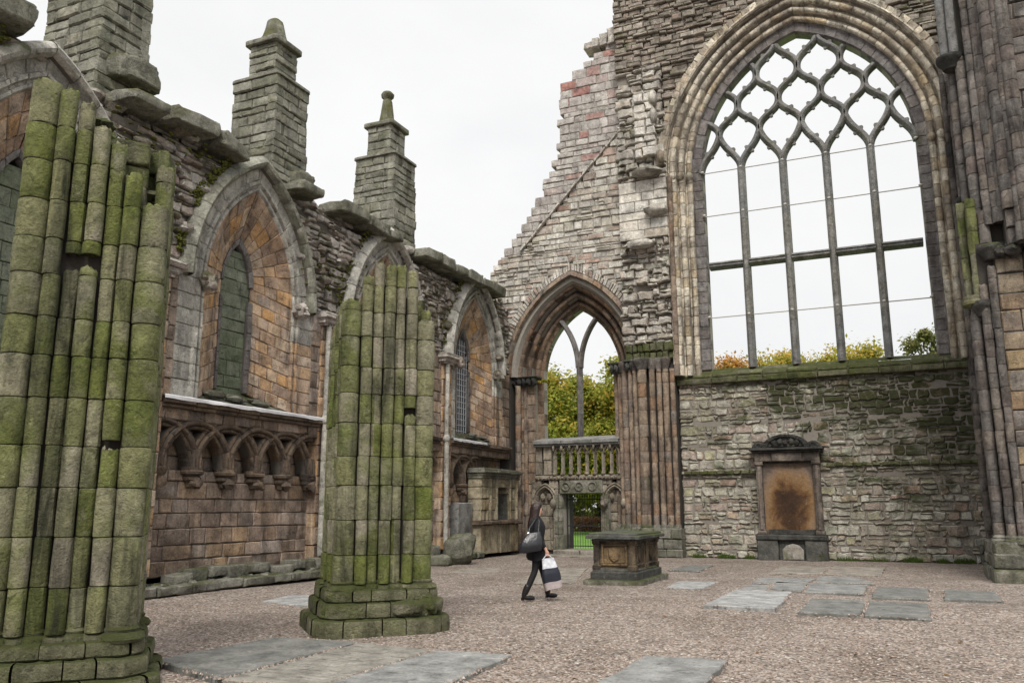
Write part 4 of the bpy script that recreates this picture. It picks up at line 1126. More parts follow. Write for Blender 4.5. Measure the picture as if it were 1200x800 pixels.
# ------------------------------------------------------------------ CLUSTERED PIERS
def pier(name, label, cx, cy, R, top, joints, gaps, base, broken, seed):
    # clustered shafts round a solid heart
    p = thing(name, label, 'stone pier', (cx, cy, 0), 'clustered nave piers cut off short')
    rng.seed(seed)
    zb = base[-1][1]+.06
    big, small = .180*R, .104*R
    k = 0
    for q in range(4):
        a0 = -pi/2+q*pi/2; a1 = a0+pi/2
        A0 = Vector((cos(a0), sin(a0)))*R; A1 = Vector((cos(a1), sin(a1)))*R
        mid = Vector((cos((a0+a1)/2), sin((a0+a1)/2)))
        for i in range(6):
            t = i/6
            if i == 0: pos, r, n, an = A0, big, 18, 0
            else:
                t = .5+(i-3)*.150
                odd = i % 2
                pos = A0.lerp(A1, t)+mid*(.058 if odd else .018)
                r, n, an = (small, 14, 0)
                if odd == 0: r = .097*R; n = 10; an = a0+pi/4+pi/8
            zt = top(q, i)
            mb = MB(); jj = [z+U(-.010,.010) for z in joints]
            segs = [(zb, zt)]
            for (gq, gi, ga, gb) in gaps:
                if (gq, gi) == (q, i): segs = [(zb, ga), (gb, zt)]
            for (za, zc) in segs:
                mb = MB(); shaft(mb, cx+pos.x, cy+pos.y, r, za, zc, n=n, joints=jj, wear=.007, sink=.86)
                obj('pier_shaft', mb, M['green_stone'], p)
            k += 1
    mb = MB()                                                  # solid heart of the pier, coloured dark as shade between the shafts
    hh = [top(q, i)-.42 for q in range(4) for i in range(6)]
    N = 24; rows = []
    def pr(a, d):
        f = (a+pi/2) % (pi/2)-pi/4
        return (R-.07)*.7071/cos(f)-d
    for z, d, in [(0, .0)]+[(min(hh)*j/8, 0) for j in range(1, 9)]:
        rows.append([(cx+pr(2*pi*j/N, d)*cos(2*pi*j/N), cy+pr(2*pi*j/N, d)*sin(2*pi*j/N), z) for j in range(N)])
    hj = [hh[int(((2*pi*j/N+pi/2) % (2*pi))/(2*pi)*24) % 24] for j in range(N)]
    rows.append([(cx+pr(2*pi*j/N, .02)*cos(2*pi*j/N), cy+pr(2*pi*j/N, .02)*sin(2*pi*j/N), hj[j]-.05+U(-.05,.05)) for j in range(N)])
    rows.append([(cx+pr(2*pi*j/N, .25)*cos(2*pi*j/N), cy+pr(2*pi*j/N, .25)*sin(2*pi*j/N), hj[j]+U(-.05,.08)) for j in range(N)])
    b, m = mb.grid(rows, True); mb.f.append([b+(len(rows)-1)*m+j for j in range(m)])
    obj('pier_core', mb, M['mortar'], p)
    mb = MB()
    for i in range(60):
        a = U(0, 2*pi); d = U(.1,.75)*R*.8; j = int(((a+pi/2) % (2*pi))/(2*pi)*24) % 24
        lump(mb, (cx+d*cos(a), cy+d*sin(a), hh[j]+U(.05,.30)), (U(.09,.19),U(.09,.19),U(.06,.12)), i, 9, 6, .5)
    if seed == 21:                                             # solid broken mass still standing behind the right-hand shafts
        z = 3.6
        while z < 5.5:
            for (dx, dy) in ((.05,.05),(.34,.02),(.30,.34),(.02,.40),(-.28,.25),(.12,-.22),(-.2,-.1)):
                if z > 5.1 and rng.random() < .35: continue
                boulder(mb, (cx+dx+U(-.03,.03), cy+dy+U(-.03,.03), z), (U(.17,.22),U(.17,.22),.135), int(z*31+dx*17+50), U(-.2,.2)+pi/4, .10, sq=9)
            z += .25
    obj('broken_top', mb, M['green_base'], p)
    for ti, (z0, z1, rc, ac) in enumerate(base):
        mb = MB(); n = 14
        cuts = [2*pi*(j+U(-.2,.2))/n+.2*ti for j in range(n)]; cuts.append(cuts[0]+2*pi)
        for j in range(n):
            a, b = cuts[j]+.008, cuts[j+1]-.008; am = ((a+b)/2+pi) % (2*pi)-pi
            if any(l < am < h and ti in tt for (l, h, tt) in broken): continue
            js = U(-.015,.015); rows = []
            def rad(t):
                f = (t+pi/2) % (pi/2)-pi/4
                return min(rc, ac/cos(f))+js
            for (z, d) in ((z0+.003,.02),(z0+.02,0),((z0+z1)/2,-.004),(z1-.045,.0),(z1-.015,.012),(z1-.002,.05),(z1-.002,.4)):
                row = []
                for i in range(7):
                    t = a+(b-a)*i/6; e = .012 if i in (0,6) and d < .4 else 0
                    rr = rad(t)-d-e+.012*mnoise.noise((t*6, z*7, seed))
                    row.append((cx+rr*cos(t), cy+rr*sin(t), z+(U(-.008,.008) if .04 < d < .3 else 0)))
                rows.append(row)
            mb.grid(rows)
        obj('base_tier', mb, M['green_base'], p)
    mb = MB()
    for q in range(4):
        a0 = -pi/2+q*pi/2; A0 = Vector((cos(a0), sin(a0)))*R; A1 = Vector((cos(a0+pi/2), sin(a0+pi/2)))*R
        z = base[-1][1]
        for i in range(6):
            pos = A0 if i == 0 else A0.lerp(A1, .5+(i-3)*.150); r = big if i == 0 else small
            ring_stack(mb, cx+pos.x, cy+pos.y, [(r*1.5,z-.03),(r*1.6,z+.0),(r*1.45,z+.04),(r*1.1,z+.06),(r*1.18,z+.085),(r*1.0,z+.11)], 14, nz=.03)
    if broken:
        for i in range(8):
            a = U(-.45,.12); rr = base[1][2]*U(.80,.90)
            boulder(mb, (cx+rr*cos(a), cy+rr*sin(a), U(.24,.42)), (U(.08,.14),U(.10,.19),U(.06,.12)), i+seed, U(0,3), .35, sq=4)
    obj('base_moulding', mb, M['green_base'], p)
    return p
nt_ = [5.92,5.86,5.76,5.50,5.36,5.02]
def top_near(q, i):
    if q == 0: return nt_[i]
    if q == 1: return [4.72,5.25,5.5,5.42,5.3,5.0][i]
    if q == 3: return [5.2,5.3,5.5,5.6,5.8,5.9][i]
    return 5.0+.1*(i % 3)
mt_ = [4.50,4.86,5.10,5.06,5.09,5.0]
def top_mid(q, i):
    if q == 0: return mt_[i]
    if q == 1: return [4.28,4.5,4.7,4.6,4.7,4.6][i]
    if q == 3: return [4.2,4.3,4.5,4.4,4.6,4.5][i]
    return 4.4+.1*(i % 3)
jn = [.9]
while jn[-1] < 6: jn.append(jn[-1]+U(.34,.46))
tiers = [(-.05,.20,1.13,.93),(.20,.40,1.04,.83),(.40,.56,.97,.765)]
tiers_n = [(-.05,.09,1.13,.93),(.09,.27,1.04,.83),(.27,.42,.97,.765)]
pier('clustered_pier', 'nearest clustered pier, very tall green shafts cut by the left edge of the photo', -7.65, 6.08, .79, top_near, jn,
     [(0,2,3.95,4.12),(0,3,3.98,4.12),(0,5,2.2,2.27)], tiers_n, [], 21)
pier('clustered_pier', 'freestanding green mossy clustered pier on a stepped base left of the walking woman', -6.85, 10.38, .76, top_mid, [z+.1 for z in jn],
     [(0,5,2.9,3.0)], tiers, [(-.42,.1,(1,))], 33)

# ------------------------------------------------------------------ RIGHT-HAND PIER
Q = thing('crossing_pier', 'huge dark clustered pier of mauve shafts along the right edge of the photo', 'stone pier', (2.9, 22.5, 0))
rng.seed(5)
mb = MB()
far = [(2.36,28.02,.10,5.9,15.5),(2.60,27.9,.085,5.9,15.5),(2.30,28.02,.12,.5,5.9),(2.52,27.8,.10,.5,15.0),(2.72,27.55,.09,.5,15),(2.62,27.2,.11,.5,16),(2.80,27.35,.09,.5,16),(2.74,26.7,.11,.5,17),(2.76,26.2,.09,.5,17),(2.74,25.6,.12,.5,17)]
for (x, y, r, a, b) in far:
    mb = MB(); shaft(mb, x, y, r, a, b, n=12, sink=.86); obj('wall_shaft', mb, M['shaft_mauve'], Q)
mb = MB()
near = [(1.98,21.75,.115,.85,6.0),(2.00,22.2,.08,.85,6.0),(2.18,21.5,.10,.85,6.6),(2.36,21.38,.085,.85,7.0),(2.02,22.6,.10,.85,6.0),
        (2.08,22.0,.11,8.8,12.3),(2.26,21.7,.135,8.0,12.4),(2.44,21.45,.10,8.0,17),(2.62,21.35,.12,8,17),(2.20,22.1,.10,6.2,8.0),(2.34,21.55,.12,7.2,8.4),
        (2.85,21.05,.17,8.2,17),(2.70,21.25,.08,8.0,17),(2.98,20.9,.10,7.4,17),(3.12,20.8,.14,7.4,17)]
for (x, y, r, a, b) in near:
    mb = MB(); shaft(mb, x, y, r, a, b, n=14, hs=(.34,.5), wear=.014, sink=.86); obj('pier_shaft', mb, M['shaft_mauve'], Q)
mb = MB()
for (x, y, r) in ((1.93,21.9,.105),(2.10,21.62,.115)): shaft(mb, x, y, r, 6.35, 8.75, n=14, hs=(.4,.6))
ring_stack(mb, 2.02, 21.75, [(.12,6.12),(.3,6.2),(.31,6.27),(.26,6.3),(.28,6.4)], 14, nz=.04)
obj('green_shafts', mb, M['green_stone'], Q, label='pair of bright green shafts ending on a corbel halfway up')
mb = MB()
for (x, y, z, r) in ((2.05,21.75,12.35,.3),(2.16,21.62,6.1,.25),(2.4,21.4,7.35,.26),(2.1,22.2,8.85,.22)):
    mb = MB(); ring_stack(mb, x, y, [(r*.6,z-.2),(r*.75,z-.1),(r*1.0,z),(r*1.1,z+.06),(r*1.05,z+.13),(r*.8,z+.17)], 14, nz=.05)
    obj('capital', mb, M['black_stone'], Q)
mb = MB()
for i in range(18): lump(mb, (2.45+U(0,.8), 21.2+U(-.2,.2), 7.35+U(-.1,.2)), (U(.1,.2),U(.1,.2),U(.08,.15)), i, 8, 6, .5)
obj('broken_cornice', mb, M['black_stone'], Q)
mb = MB(); TQ = frame_E(21.35)
shaft(mb, 1.98, 21.8, .13, 12.5, 18, n=14, hs=(1.2,2)); shaft(mb, 2.14, 21.6, .10, 12.5, 18, n=12, hs=(1.2,2))
obj('vault_shaft', mb, M['tracery'], Q)
mb = MB()
courses(mb, None, TQ, .8, 7.3, lambda a, b: [(2.44, 3.9)], (.34,.5), (.4,.62), wf=(-.01,.03), depth=.4, gap=.02, jit=.012, c=.025)
obj('pier_ashlar', mb, M['pier_ashlar'], Q, label='orange and grey squared stones beside the shafts')
mb = MB(); courses(mb, None, frame_E(21.06), 7.4, 18, lambda a, b: [(2.72, 4.3)], (.34,.5), (.4,.62), wf=(-.02,.03), depth=.3, gap=.02, jit=.012, c=.025)
obj('upper_ashlar', mb, M['shaft_mauve'], Q)
mb = MB(); box(mb, (2.1,21.5,.3),(4.2,22.7,7.6)); box(mb, (2.78,22.6,0),(4.2,28.4,18)); box(mb, (2.3,21.65,7.6),(4.2,22.7,18)); box(mb, (2.42,21.4,.5),(4.1,21.9,7.3)); box(mb, (2.7,21.1,7.4),(4.3,22,18)); box(mb, (2.7,27,0),(4.2,28.6,18))
obj('pier_core', mb, M['mortar'], Q)  # core colour kept dark to paint shade into the gaps between shafts
mb = MB()
courses(mb, None, frame_E(21.15), -.05, .30, lambda a, b: [(1.72, 3.9)], (.34,.36), (.5,.9), wf=(0,.04), depth=.7, gap=.015, jit=.012, c=.04)
courses(mb, None, frame_E(21.25), .30, .62, lambda a, b: [(1.78, 3.9)], (.3,.34), (.5,.9), wf=(0,.03), depth=.7, gap=.015, jit=.012, c=.04)
courses(mb, None, frame_E(21.33), .62, .86, lambda a, b: [(1.84, 3.9)], (.22,.26), (.3,.5), wf=(0,.03), depth=.7, gap=.015, jit=.01, c=.05)
TX = lambda u, v, w: (1.75-w, u, v)
courses(mb, None, TX, -.05, .30, lambda a, b: [(21.2, 24)], (.34,.36), (.5,.9), wf=(0,.04), depth=.5, gap=.015, jit=.012, c=.04)
TX2 = lambda u, v, w: (1.81-w, u, v)
courses(mb, None, TX2, .3, .86, lambda a, b: [(21.3, 24)], (.25,.3), (.5,.9), wf=(0,.03), depth=.5, gap=.015, jit=.012, c=.04)
box(mb, (1.82,21.3,0),(3.9,24,.82))
for (x, y, r, a, b) in near[:5]: ring_stack(mb, x, y, [(r*1.7,.82),(r*1.75,.88),(r*1.3,.92),(r*1.4,.95),(r*1.05,1.0)], 14, nz=.03)
obj('pier_base', mb, M['bench'], Q); mb = MB()
courses(mb, None, frame_E(27.75), 0, .55, lambda a, b: [(2.0, 3.0)], (.26,.3), (.4,.6), wf=(0,.04), depth=.5, gap=.015, c=.04)
obj('respond_base', mb, M['bench'], Q)
# ------------------------------------------------------------------ WALL MONUMENT
rng.seed(11)
MO = thing('wall_monument', 'tall wall tomb with brown stained panel and soot black curved pediment on the rubble wall', 'monument', (-3.15, 28.1, 0))
TM = frame_E(28.38)
def slabstone(mat, name, u0, u1, v0, v1, wf, wb=-.05, c=.015, parent=MO, label=None, T=TM, jit=.006):
    mb = MB(); stone_poly(mb, T, outline(u0, u1, v0, v1, jit, .12), wf, wb, c); return obj(name, mb, mat, parent, label=label)
mb = MB()
stone_poly(mb, TM, outline(-4.2,-3.55,-.03,.60,.01,.12), .46, -.05, .03); stone_poly(mb, TM, outline(-2.75,-2.1,-.03,.60,.01,.12), .46, -.05, .03)
stone_poly(mb, TM, outline(-3.54,-2.76,-.03,.60,.01,.12), .36, -.05, .02)
stone_poly(mb, TM, outline(-4.22,-2.08,.60,.76,.008,.12), .50, -.05, .03)
obj('plinth', mb, M['tomb_dark'], MO)
mb = MB(); stone_poly(mb, TM, [(-3.42,.0),(-2.82,.0),(-2.80,.3),(-2.92,.44),(-3.12,.5),(-3.32,.43),(-3.44,.3)], .42, 0, .03)
obj('plinth_stone', mb, M['jamb_grey'], MO, label='pale eroded patch in the black plinth')
M['mon_side'] = stone_mat('streaked pilaster stone', [(.17,.14,.12),(.20,.165,.135)], patch=(.055,.048,.045), patch_amt=.8, patch_scale=1.8, dark=.7, lichen=.2)
for (a, b) in ((-4.12,-3.92),(-2.38,-2.18)):
    mb = MB(); stone_poly(mb, TM, outline(a,b,.76,3.0,.006,.3), .30, -.05, .02); stone_poly(mb, TM, outline(a+.05,b-.05,.9,2.9,.004,.3), .325, .2, .02)
    stone_poly(mb, TM, outline(a-.03,b+.03,.76,.88,.004,.15), .35, -.05, .02); stone_poly(mb, TM, outline(a-.03,b+.03,2.93,3.04,.004,.15), .35, -.05, .02)
    obj('pilaster', mb, M['mon_side'], MO)
def panel_mat():
    m, nt, bs = new_mat('brown stained panel'); g = nd(nt, 'ShaderNodeNewGeometry'); P = g.outputs['Position']
    sx = nd(nt, 'ShaderNodeSeparateXYZ'); nt.links.new(P, sx.inputs[0])
    ex = math_(nt, 'POWER', math_(nt, 'ABSOLUTE', math_(nt, 'DIVIDE', math_(nt, 'ADD', sx.outputs[0], 3.15), .62)), 2)
    ez = math_(nt, 'POWER', math_(nt, 'ABSOLUTE', math_(nt, 'DIVIDE', math_(nt, 'SUBTRACT', sx.outputs[2], 1.55), .95)), 2)
    f = math_(nt, 'ADD', math_(nt, 'MULTIPLY', math_(nt, 'ADD', ex, ez), .36), math_(nt, 'MULTIPLY_ADD', noise(nt, P, 1.9, 6, .65, .8), 1.0, -.42))
    c = ramp(nt, f, [(.0,(.03,.016,.009)),(.22,(.06,.03,.014)),(.38,(.14,.075,.03)),(.55,(.22,.135,.07)),(.8,(.19,.135,.095)),(1,(.10,.08,.065))])
    e = noise(nt, P, 2.6, 8, .7, .4); c = mix(nt, ramp(nt, e, [(.58, gray(0)), (.68, gray(.7))]), c, (.24,.185,.13))
    c = mix(nt, 1, c, ramp(nt, noise(nt, P, 18, 7, .7), [(.3, gray(.7)), (.7, gray(1.25))]), 'MULTIPLY')
    nt.links.new(c, bs.inputs['Base Color']); bs.inputs['Roughness'].default_value = .75
    bp = nd(nt, 'ShaderNodeBump'); bp.inputs['Strength'].default_value = .6; bp.inputs['Distance'].default_value = .04
    nt.links.new(noise(nt, P, 9, 8, .7), bp.inputs['Height']); nt.links.new(bp.outputs[0], bs.inputs['Normal']); return m
M['panel'] = panel_mat()
mb = MB(); rows = []
for i in range(26):
    v = .78+2.2*i/25; row = []
    for j in range(17):
        u = -3.93+1.56*j/16
        q = mnoise.noise((u*1.6, 1, v*1.3))*.035+mnoise.noise((u*5, 4, v*5))*.012
        q += .06*max(0, 1-((u+2.85)**2/.12+(v-.98)**2/.07))
        row.append(TM(u, v, .13+q))
    rows.append(row)
mb.grid(rows); obj('panel', mb, M['panel'], MO)
slabstone(M['black_stone'], 'panel_ledge', -3.85, -2.45, .76, .92, .22, jit=.03)
mb = MB(); stone_poly(mb, TM, outline(-4.14,-3.62,3.04,3.32,.006,.15), .31, -.05, .02); stone_poly(mb, TM, outline(-3.61,-2.68,3.04,3.32,.006,.15), .34, -.05, .02); stone_poly(mb, TM, outline(-2.67,-2.16,3.04,3.32,.006,.15), .31, -.05, .02)
obj('frieze', mb, M['mon_side'], MO)
mb = MB(); stone_poly(mb, TM, outline(-4.20,-2.10,3.32,3.39,.006,.2), .40, -.05, .02); stone_poly(mb, TM, outline(-4.28,-2.02,3.39,3.47,.008,.2), .48, -.05, .02)
obj('cornice', mb, M['black_stone'], MO)
mb = MB(); pts = [(-3.15+.68*cos(pi*i/16), 3.48+.40*sin(pi*i/16)) for i in range(17)]
stone_poly(mb, TM, pts, .30, -.05, .03)
for k in range(16):
    a, b = pi*k/16, pi*(k+1)/16
    q = [(-3.15+r*1.7*cos(t), 3.48+r*sin(t)) for r, t in ((.33,a),(.42,a),(.42,b),(.33,b))]
    stone_poly(mb, TM, q, .38, -.02, .012)
for k in range(5): lump(mb, (-3.5+.175*k, 28.06, 3.62+.03*(k % 2)), (.09,.06,.10), k, rough=.5)
obj('pediment', mb, M['black_stone'], MO)
for x in (-3.98, -2.32):
    mb = MB(); stone_poly(mb, TM, [(x+.23*cos(pi*i/10), 3.47+.2*sin(pi*i/10)) for i in range(11)], .34, -.05, .03)
    rr = [[TM(x+r*cos(2*pi*j/16), 3.55+r*sin(2*pi*j/16), w_) for j in range(16)] for r, w_ in ((.11,.33),(.10,.37),(.06,.38),(.05,.345),(.01,.36))]
    mb.grid(rr, True); obj('scroll', mb, M['black_stone'], MO)

# ------------------------------------------------------------------ TABLE TOMB
TB_ = thing('table_tomb', 'chest tomb with shield panels and dark slab top standing on the gravel', 'tomb', (-5.7, 18.85, 0))
bx0, bx1, by0, by1 = -6.32, -5.08, 17.72, 19.95
def ztier(name, mat, e, z0, z1, c=.02, parent=TB_):
    mb = MB(); Tz = lambda u, v, w: (u, v, w)
    stone_poly(mb, Tz, outline(bx0-e, bx1+e, by0-e, by1+e, .006, .2), z1, z0, c); return obj(name, mb, mat, parent)
ztier('step', M['bench'], .03, -.04, .10, .02)
mb = MB(); Tz = lambda u, v, w: (u, v, w)
stone_poly(mb, Tz, outline(bx0+.10, bx1-.10, by0+.10, by1-.10, .004, .3), .26, .1, .02); stone_poly(mb, Tz, outline(bx0+.14, bx1-.14, by0+.14, by1-.14, .004, .3), .32, .26, .03)
obj('plinth', mb, M['tomb_dark'], TB_)
mb = MB(); X0, X1, Y0, Y1 = bx0+.2, bx1-.2, by0+.2, by1-.2
box(mb, (X0,Y0,.3),(X1,Y1,.9)); obj('chest', mb, M['tomb'], TB_, smooth=False)
for x in (X0+.02, X1-.02):
    for y in (Y0+.02, (Y0+Y1)/2, Y1-.02):
        mb = MB(); s = .09
        ring_stack(mb, x, y, [(s*1.35,.3),(s*1.35,.38),(s,.4),(s,.82),(s*1.35,.84),(s*1.35,.91)], 4, pi/4); obj('corner_pilaster', mb, M['tomb'], TB_, smooth=False)
def shield(T, cu, cv, s):
    mb = MB(); pts = [(cu-s,cv+s),(cu+s,cv+s),(cu+s,cv-.3*s),(cu+.8*s,cv-.8*s),(cu,cv-1.3*s),(cu-.8*s,cv-.8*s),(cu-s,cv-.3*s)]
    stone_poly(mb, T, pts[::-1], .045, -.01, .025); return mb
panels = [(frame_E(Y0), (X0+X1)/2, (X1-X0)/2-.13, 'tomb_gold')]
TR = lambda u, v, w: (X1+w, u, v)
for yc in (Y0+.46, Y1-.46): panels.append((TR, yc, .32, 'tomb'))
TLf = lambda u, v, w: (X0-w, u, v)
for yc in (Y0+.46, Y1-.46): panels.append((TLf, yc, .32, 'tomb'))
for (T, c, hw_, mt) in panels:
    mb = MB(); u0, u1, v0, v1 = c-hw_, c+hw_, .38, .84
    for a, b, c_, d_ in ((u0,u1,v0,v0+.045),(u0,u1,v1-.045,v1),(u0,u0+.045,v0+.045,v1-.045),(u1-.045,u1,v0+.045,v1-.045)): stone_poly(mb, T, outline(a,b,c_,d_,.002,.3), .035, -.01, .01)
    stone_poly(mb, T, outline(u0+.05,u1-.05,v0+.05,v1-.05,.003,.2), .006, -.02, .01)
    f_ = obj('panel', mb, M[mt], TB_); obj('shield', shield(T, c, .62, .13), M[mt], f_)
ztier('neck', M['tomb_dark'], -.12, .9, .95); ztier('tomb_top', M['tomb_dark'], -.02, .95, 1.03, .02)
mb = MB(); stone_poly(mb, Tz, outline(bx0+.08, bx1-.08, by0+.08, by1-.08, .008, .2), 1.075, 1.03, .02); obj('ledger_slab', mb, M['tomb_dark'], TB_)

# ------------------------------------------------------------------ GRAVE SLABS (world positions measured on the ground)
SL = [
 ('A',[(-7.35,7.0),(-7.22,8.75),(-6.06,8.86),(-5.99,6.5)],'slab_dark','dark grey slab at the left end of the front row of three',.05),
 ('B',[(-5.95,6.5),(-6.0,8.82),(-4.96,8.76),(-4.93,6.6)],'slab_ridged','brownish grave slab with worn ridged lines, in the middle of the row of three',.045),
 ('C',[(-4.89,6.6),(-4.90,8.70),(-3.97,8.78),(-3.90,6.7)],'slab','grey grave slab at the right end of the front row of three',.05),
 ('D',[(-2.68,7.4),(-2.65,9.35),(-1.79,9.45),(-1.76,7.4)],'slab','lone worn slab at the bottom centre edge of the photo',.04),
 ('E',[(-4.43,17.24),(-4.57,18.87),(-3.73,19.05),(-3.74,17.33)],'slab_pale','small pale slab alone in the gravel just right of the chest tomb',.03),
 ('F',[(-3.06,14.37),(-3.04,17.28),(-1.98,17.2),(-1.93,14.3)],'slab_pale','large pale smooth slab with crisp edges at the front of the cluster',.05),
 ('G',[(-1.55,14.11),(-1.57,16.26),(-.66,16.28),(-.66,14.2)],'slab_dark','dark sunken slab, left one of the touching pair',.03),
 ('H',[(-.62,14.15),(-.61,16.2),(.31,16.15),(.28,14.0)],'slab_dark','dark slab touching its twin, right one of the pair, stained edge',.03),
 ('I',[(-.59,16.85),(-.55,19.1),(.39,19.1),(.34,16.95)],'slab_dark','dark slab lying just behind the touching pair',.03),
 ('J',[(.59,17.1),(.67,19.0),(1.53,18.93),(1.50,17.15)],'slab_dark','dark slab farthest right, near the foot of the crossing pier',.03),
 ('K',[(-1.78,17.46),(-1.86,19.45),(-.72,19.35),(-.76,17.4)],'slab','grey slab with a crack near its right end, behind the large pale slab',.035),
 ('L',[(-2.5,18.0),(-2.56,19.55),(-1.92,19.45),(-1.84,17.45)],'slab','narrow grey slab between the cracked slab and the sunken strip',.03),
 ('M',[(-3.02,21.8),(-3.07,24.6),(-1.84,25.0),(-1.84,22.4)],'slab_brown','long brownish slab, left one of two below the wall tomb',.03),
 ('N',[(-1.78,22.35),(-1.80,25.2),(-.50,25.1),(-.51,22.1)],'slab_brown','long brownish slab, right one of two below the wall tomb, broken corner',.03),
 ('O',[(-3.0,19.0),(-3.07,20.6),(-1.87,20.8),(-1.92,19.62)],'slab','grey slab in the middle of the cluster, left side',.03),
 ('P',[(-1.80,19.75),(-1.86,21.5),(-1.05,21.6),(-.6,19.85)],'slab','tapering grey slab in the middle of the cluster, right side',.03),
 ('Q',[(-3.04,17.36),(-2.98,18.7),(-2.58,18.6),(-2.52,17.33)],'slab','small grey slab piece behind the large pale slab',.03),
 ('R',[(-10.31,12.1),(-10.6,13.3),(-9.0,13.4),(-8.7,11.75)],'slab_pale','pale slab by the aisle wall bench, half hidden by the mossy pier',.025),
 ('S',[(-10.56,19.4),(-10.86,20.8),(-10.0,21.4),(-9.53,19.5)],'slab_brown','thin half buried slab between the mossy pier and the fallen stone',.012),
 ('T',[(-7.76,17.3),(-8.9,21.8),(-7.83,22.2),(-6.6,17.8)],'slab_brown','long worn slab beside the chest tomb towards the gate',.012),
 ('U',[(-5.65,22.3),(-5.57,24.3),(-4.9,24.5),(-4.8,22.1)],'slab_dark','dull sunken slab behind the chest tomb at the wall',.02),
 ('V',[(-11.5,27.0),(-11.6,27.9),(-8.95,27.9),(-8.9,27.0)],'slab_brown','wide threshold flagstone lying before the iron gate',.03),
]
for (k, pts, mt, lab, h) in SL:
    mb = MB(); q = []
    for (a, b) in zip(pts, pts[1:]+pts[:1]):
        n = 8
        for i in range(n):
            t = i/n; q.append((a[0]+(b[0]-a[0])*t+U(-.02,.02), a[1]+(b[1]-a[1])*t+U(-.02,.02)))
    cx_ = sum(p[0] for p in pts)/4; cy_ = sum(p[1] for p in pts)/4
    stone_poly(mb, lambda u, v, w: (u, v, w), q[::-1], h, -.15, .012, 0, 0)
    o = obj('gravestone', mb, M[mt]); 
    for v in o.data.vertices: v.co.x -= cx_; v.co.y -= cy_
    o.location = (cx_, cy_, 0)
    tag(o, lab, 'gravestone', 'flat grave slabs set in the gravel')
mb = MB()
for (k, pts, mt, lab, h) in SL:
    n_ = 120 if k in 'ABCD' else 80
    for (a, b) in zip(pts, pts[1:]+pts[:1]):
        L = sqrt((a[0]-b[0])**2+(a[1]-b[1])**2); nx, ny = -(b[1]-a[1])/L, (b[0]-a[0])/L
        for i in range(int(n_*L/2)):
            t = U(0,1)
            if mnoise.noise((a[0]*3+t*L*2.2, a[1]*3, 2)) < -.05: continue
            d = rng.gauss(0,.04); x = a[0]+(b[0]-a[0])*t+nx*d; y = a[1]+(b[1]-a[1])*t+ny*d; s_ = U(.008,.02); z = h-.004
            vs_ = [(x+s_*cos(q*pi/2+i), y+s_*sin(q*pi/2+i), z-.01) for q in range(4)]+[(x, y, z+s_*.6)]
            mb.add(vs_, [[0,1,4],[1,2,4],[2,3,4],[3,0,4]])
M['pebble'] = None
SLAB_DRIFT = mb
# fallen stone
mb = MB(); boulder(mb, (0,0,.42), (.42,.30,.44), 4, .5, .16, sq=3.4, tilt=.18)
o = obj('fallen_stone', mb, M['bench']); o.location = (-11.9, 22.5, 0); tag(o, 'green rounded block leaning at the foot of the aisle wall', 'stone block')
mb = MB(); boulder(mb, (0,0,.12), (.42,.26,.16), 9, .2, .14)
o = obj('fallen_stone', mb, M['bench']); o.location = (-12.35, 22.0, 0); tag(o, 'low broken grey block on the ground next to the rounded green one', 'stone block')

# ------------------------------------------------------------------ WOMAN
H0 = radians(33); PX, PY = -6.08, 14.47
def tp(x, y, z): return (PX+cos(H0)*x-sin(H0)*y, PY+sin(H0)*x+cos(H0)*y, z)
PE = thing('person', 'woman with long dark hair in black coat and leggings walking towards the gate', 'person', (PX, PY, 0))
M['skin'] = plain_mat('skin', (.50,.30,.22), .55, .12, 10, .05)
M['coat'] = plain_mat('black wool coat', (.012,.012,.014), .9, .5, 25, .5)
M['leggings'] = plain_mat('black leggings', (.012,.012,.013), .75, .4, 20, .2)
M['boot'] = plain_mat('black leather boot', (.012,.011,.011), .4, .4, 20, .2)
M['hair'] = plain_mat('dark brown hair', (.022,.011,.009), .45, .6, 30, .6, spec=.4)
M['leather'] = plain_mat('black leather', (.014,.015,.019), .32, .4, 14, .5, spec=.6)
def skin(name, vs, es, rs, mat, parent, sub=2):
    me = bpy.data.meshes.new(name); off = parent.location
    me.from_pydata([Vector(tp(*v))-Vector(off) for v in vs], es, [])
    o = bpy.data.objects.new(name, me); COL.objects.link(o); o.parent = parent
    o.modifiers.new('skin', 'SKIN')
    for i, r in enumerate(rs): me.skin_vertices[0].data[i].radius = (r, r) if not isinstance(r, tuple) else r
    me.skin_vertices[0].data[0].use_root = True
    ss = o.modifiers.new('sub', 'SUBSURF'); ss.levels = ss.render_levels = sub
    dg = bpy.context.evaluated_depsgraph_get(); dg.update()
    nm = bpy.data.meshes.new_from_object(o.evaluated_get(dg)); o.modifiers.clear(); o.data = nm; nm.name = name
    nm.materials.clear(); nm.materials.append(mat)
    nm.polygons.foreach_set('use_smooth', [True]*len(nm.polygons)); return o
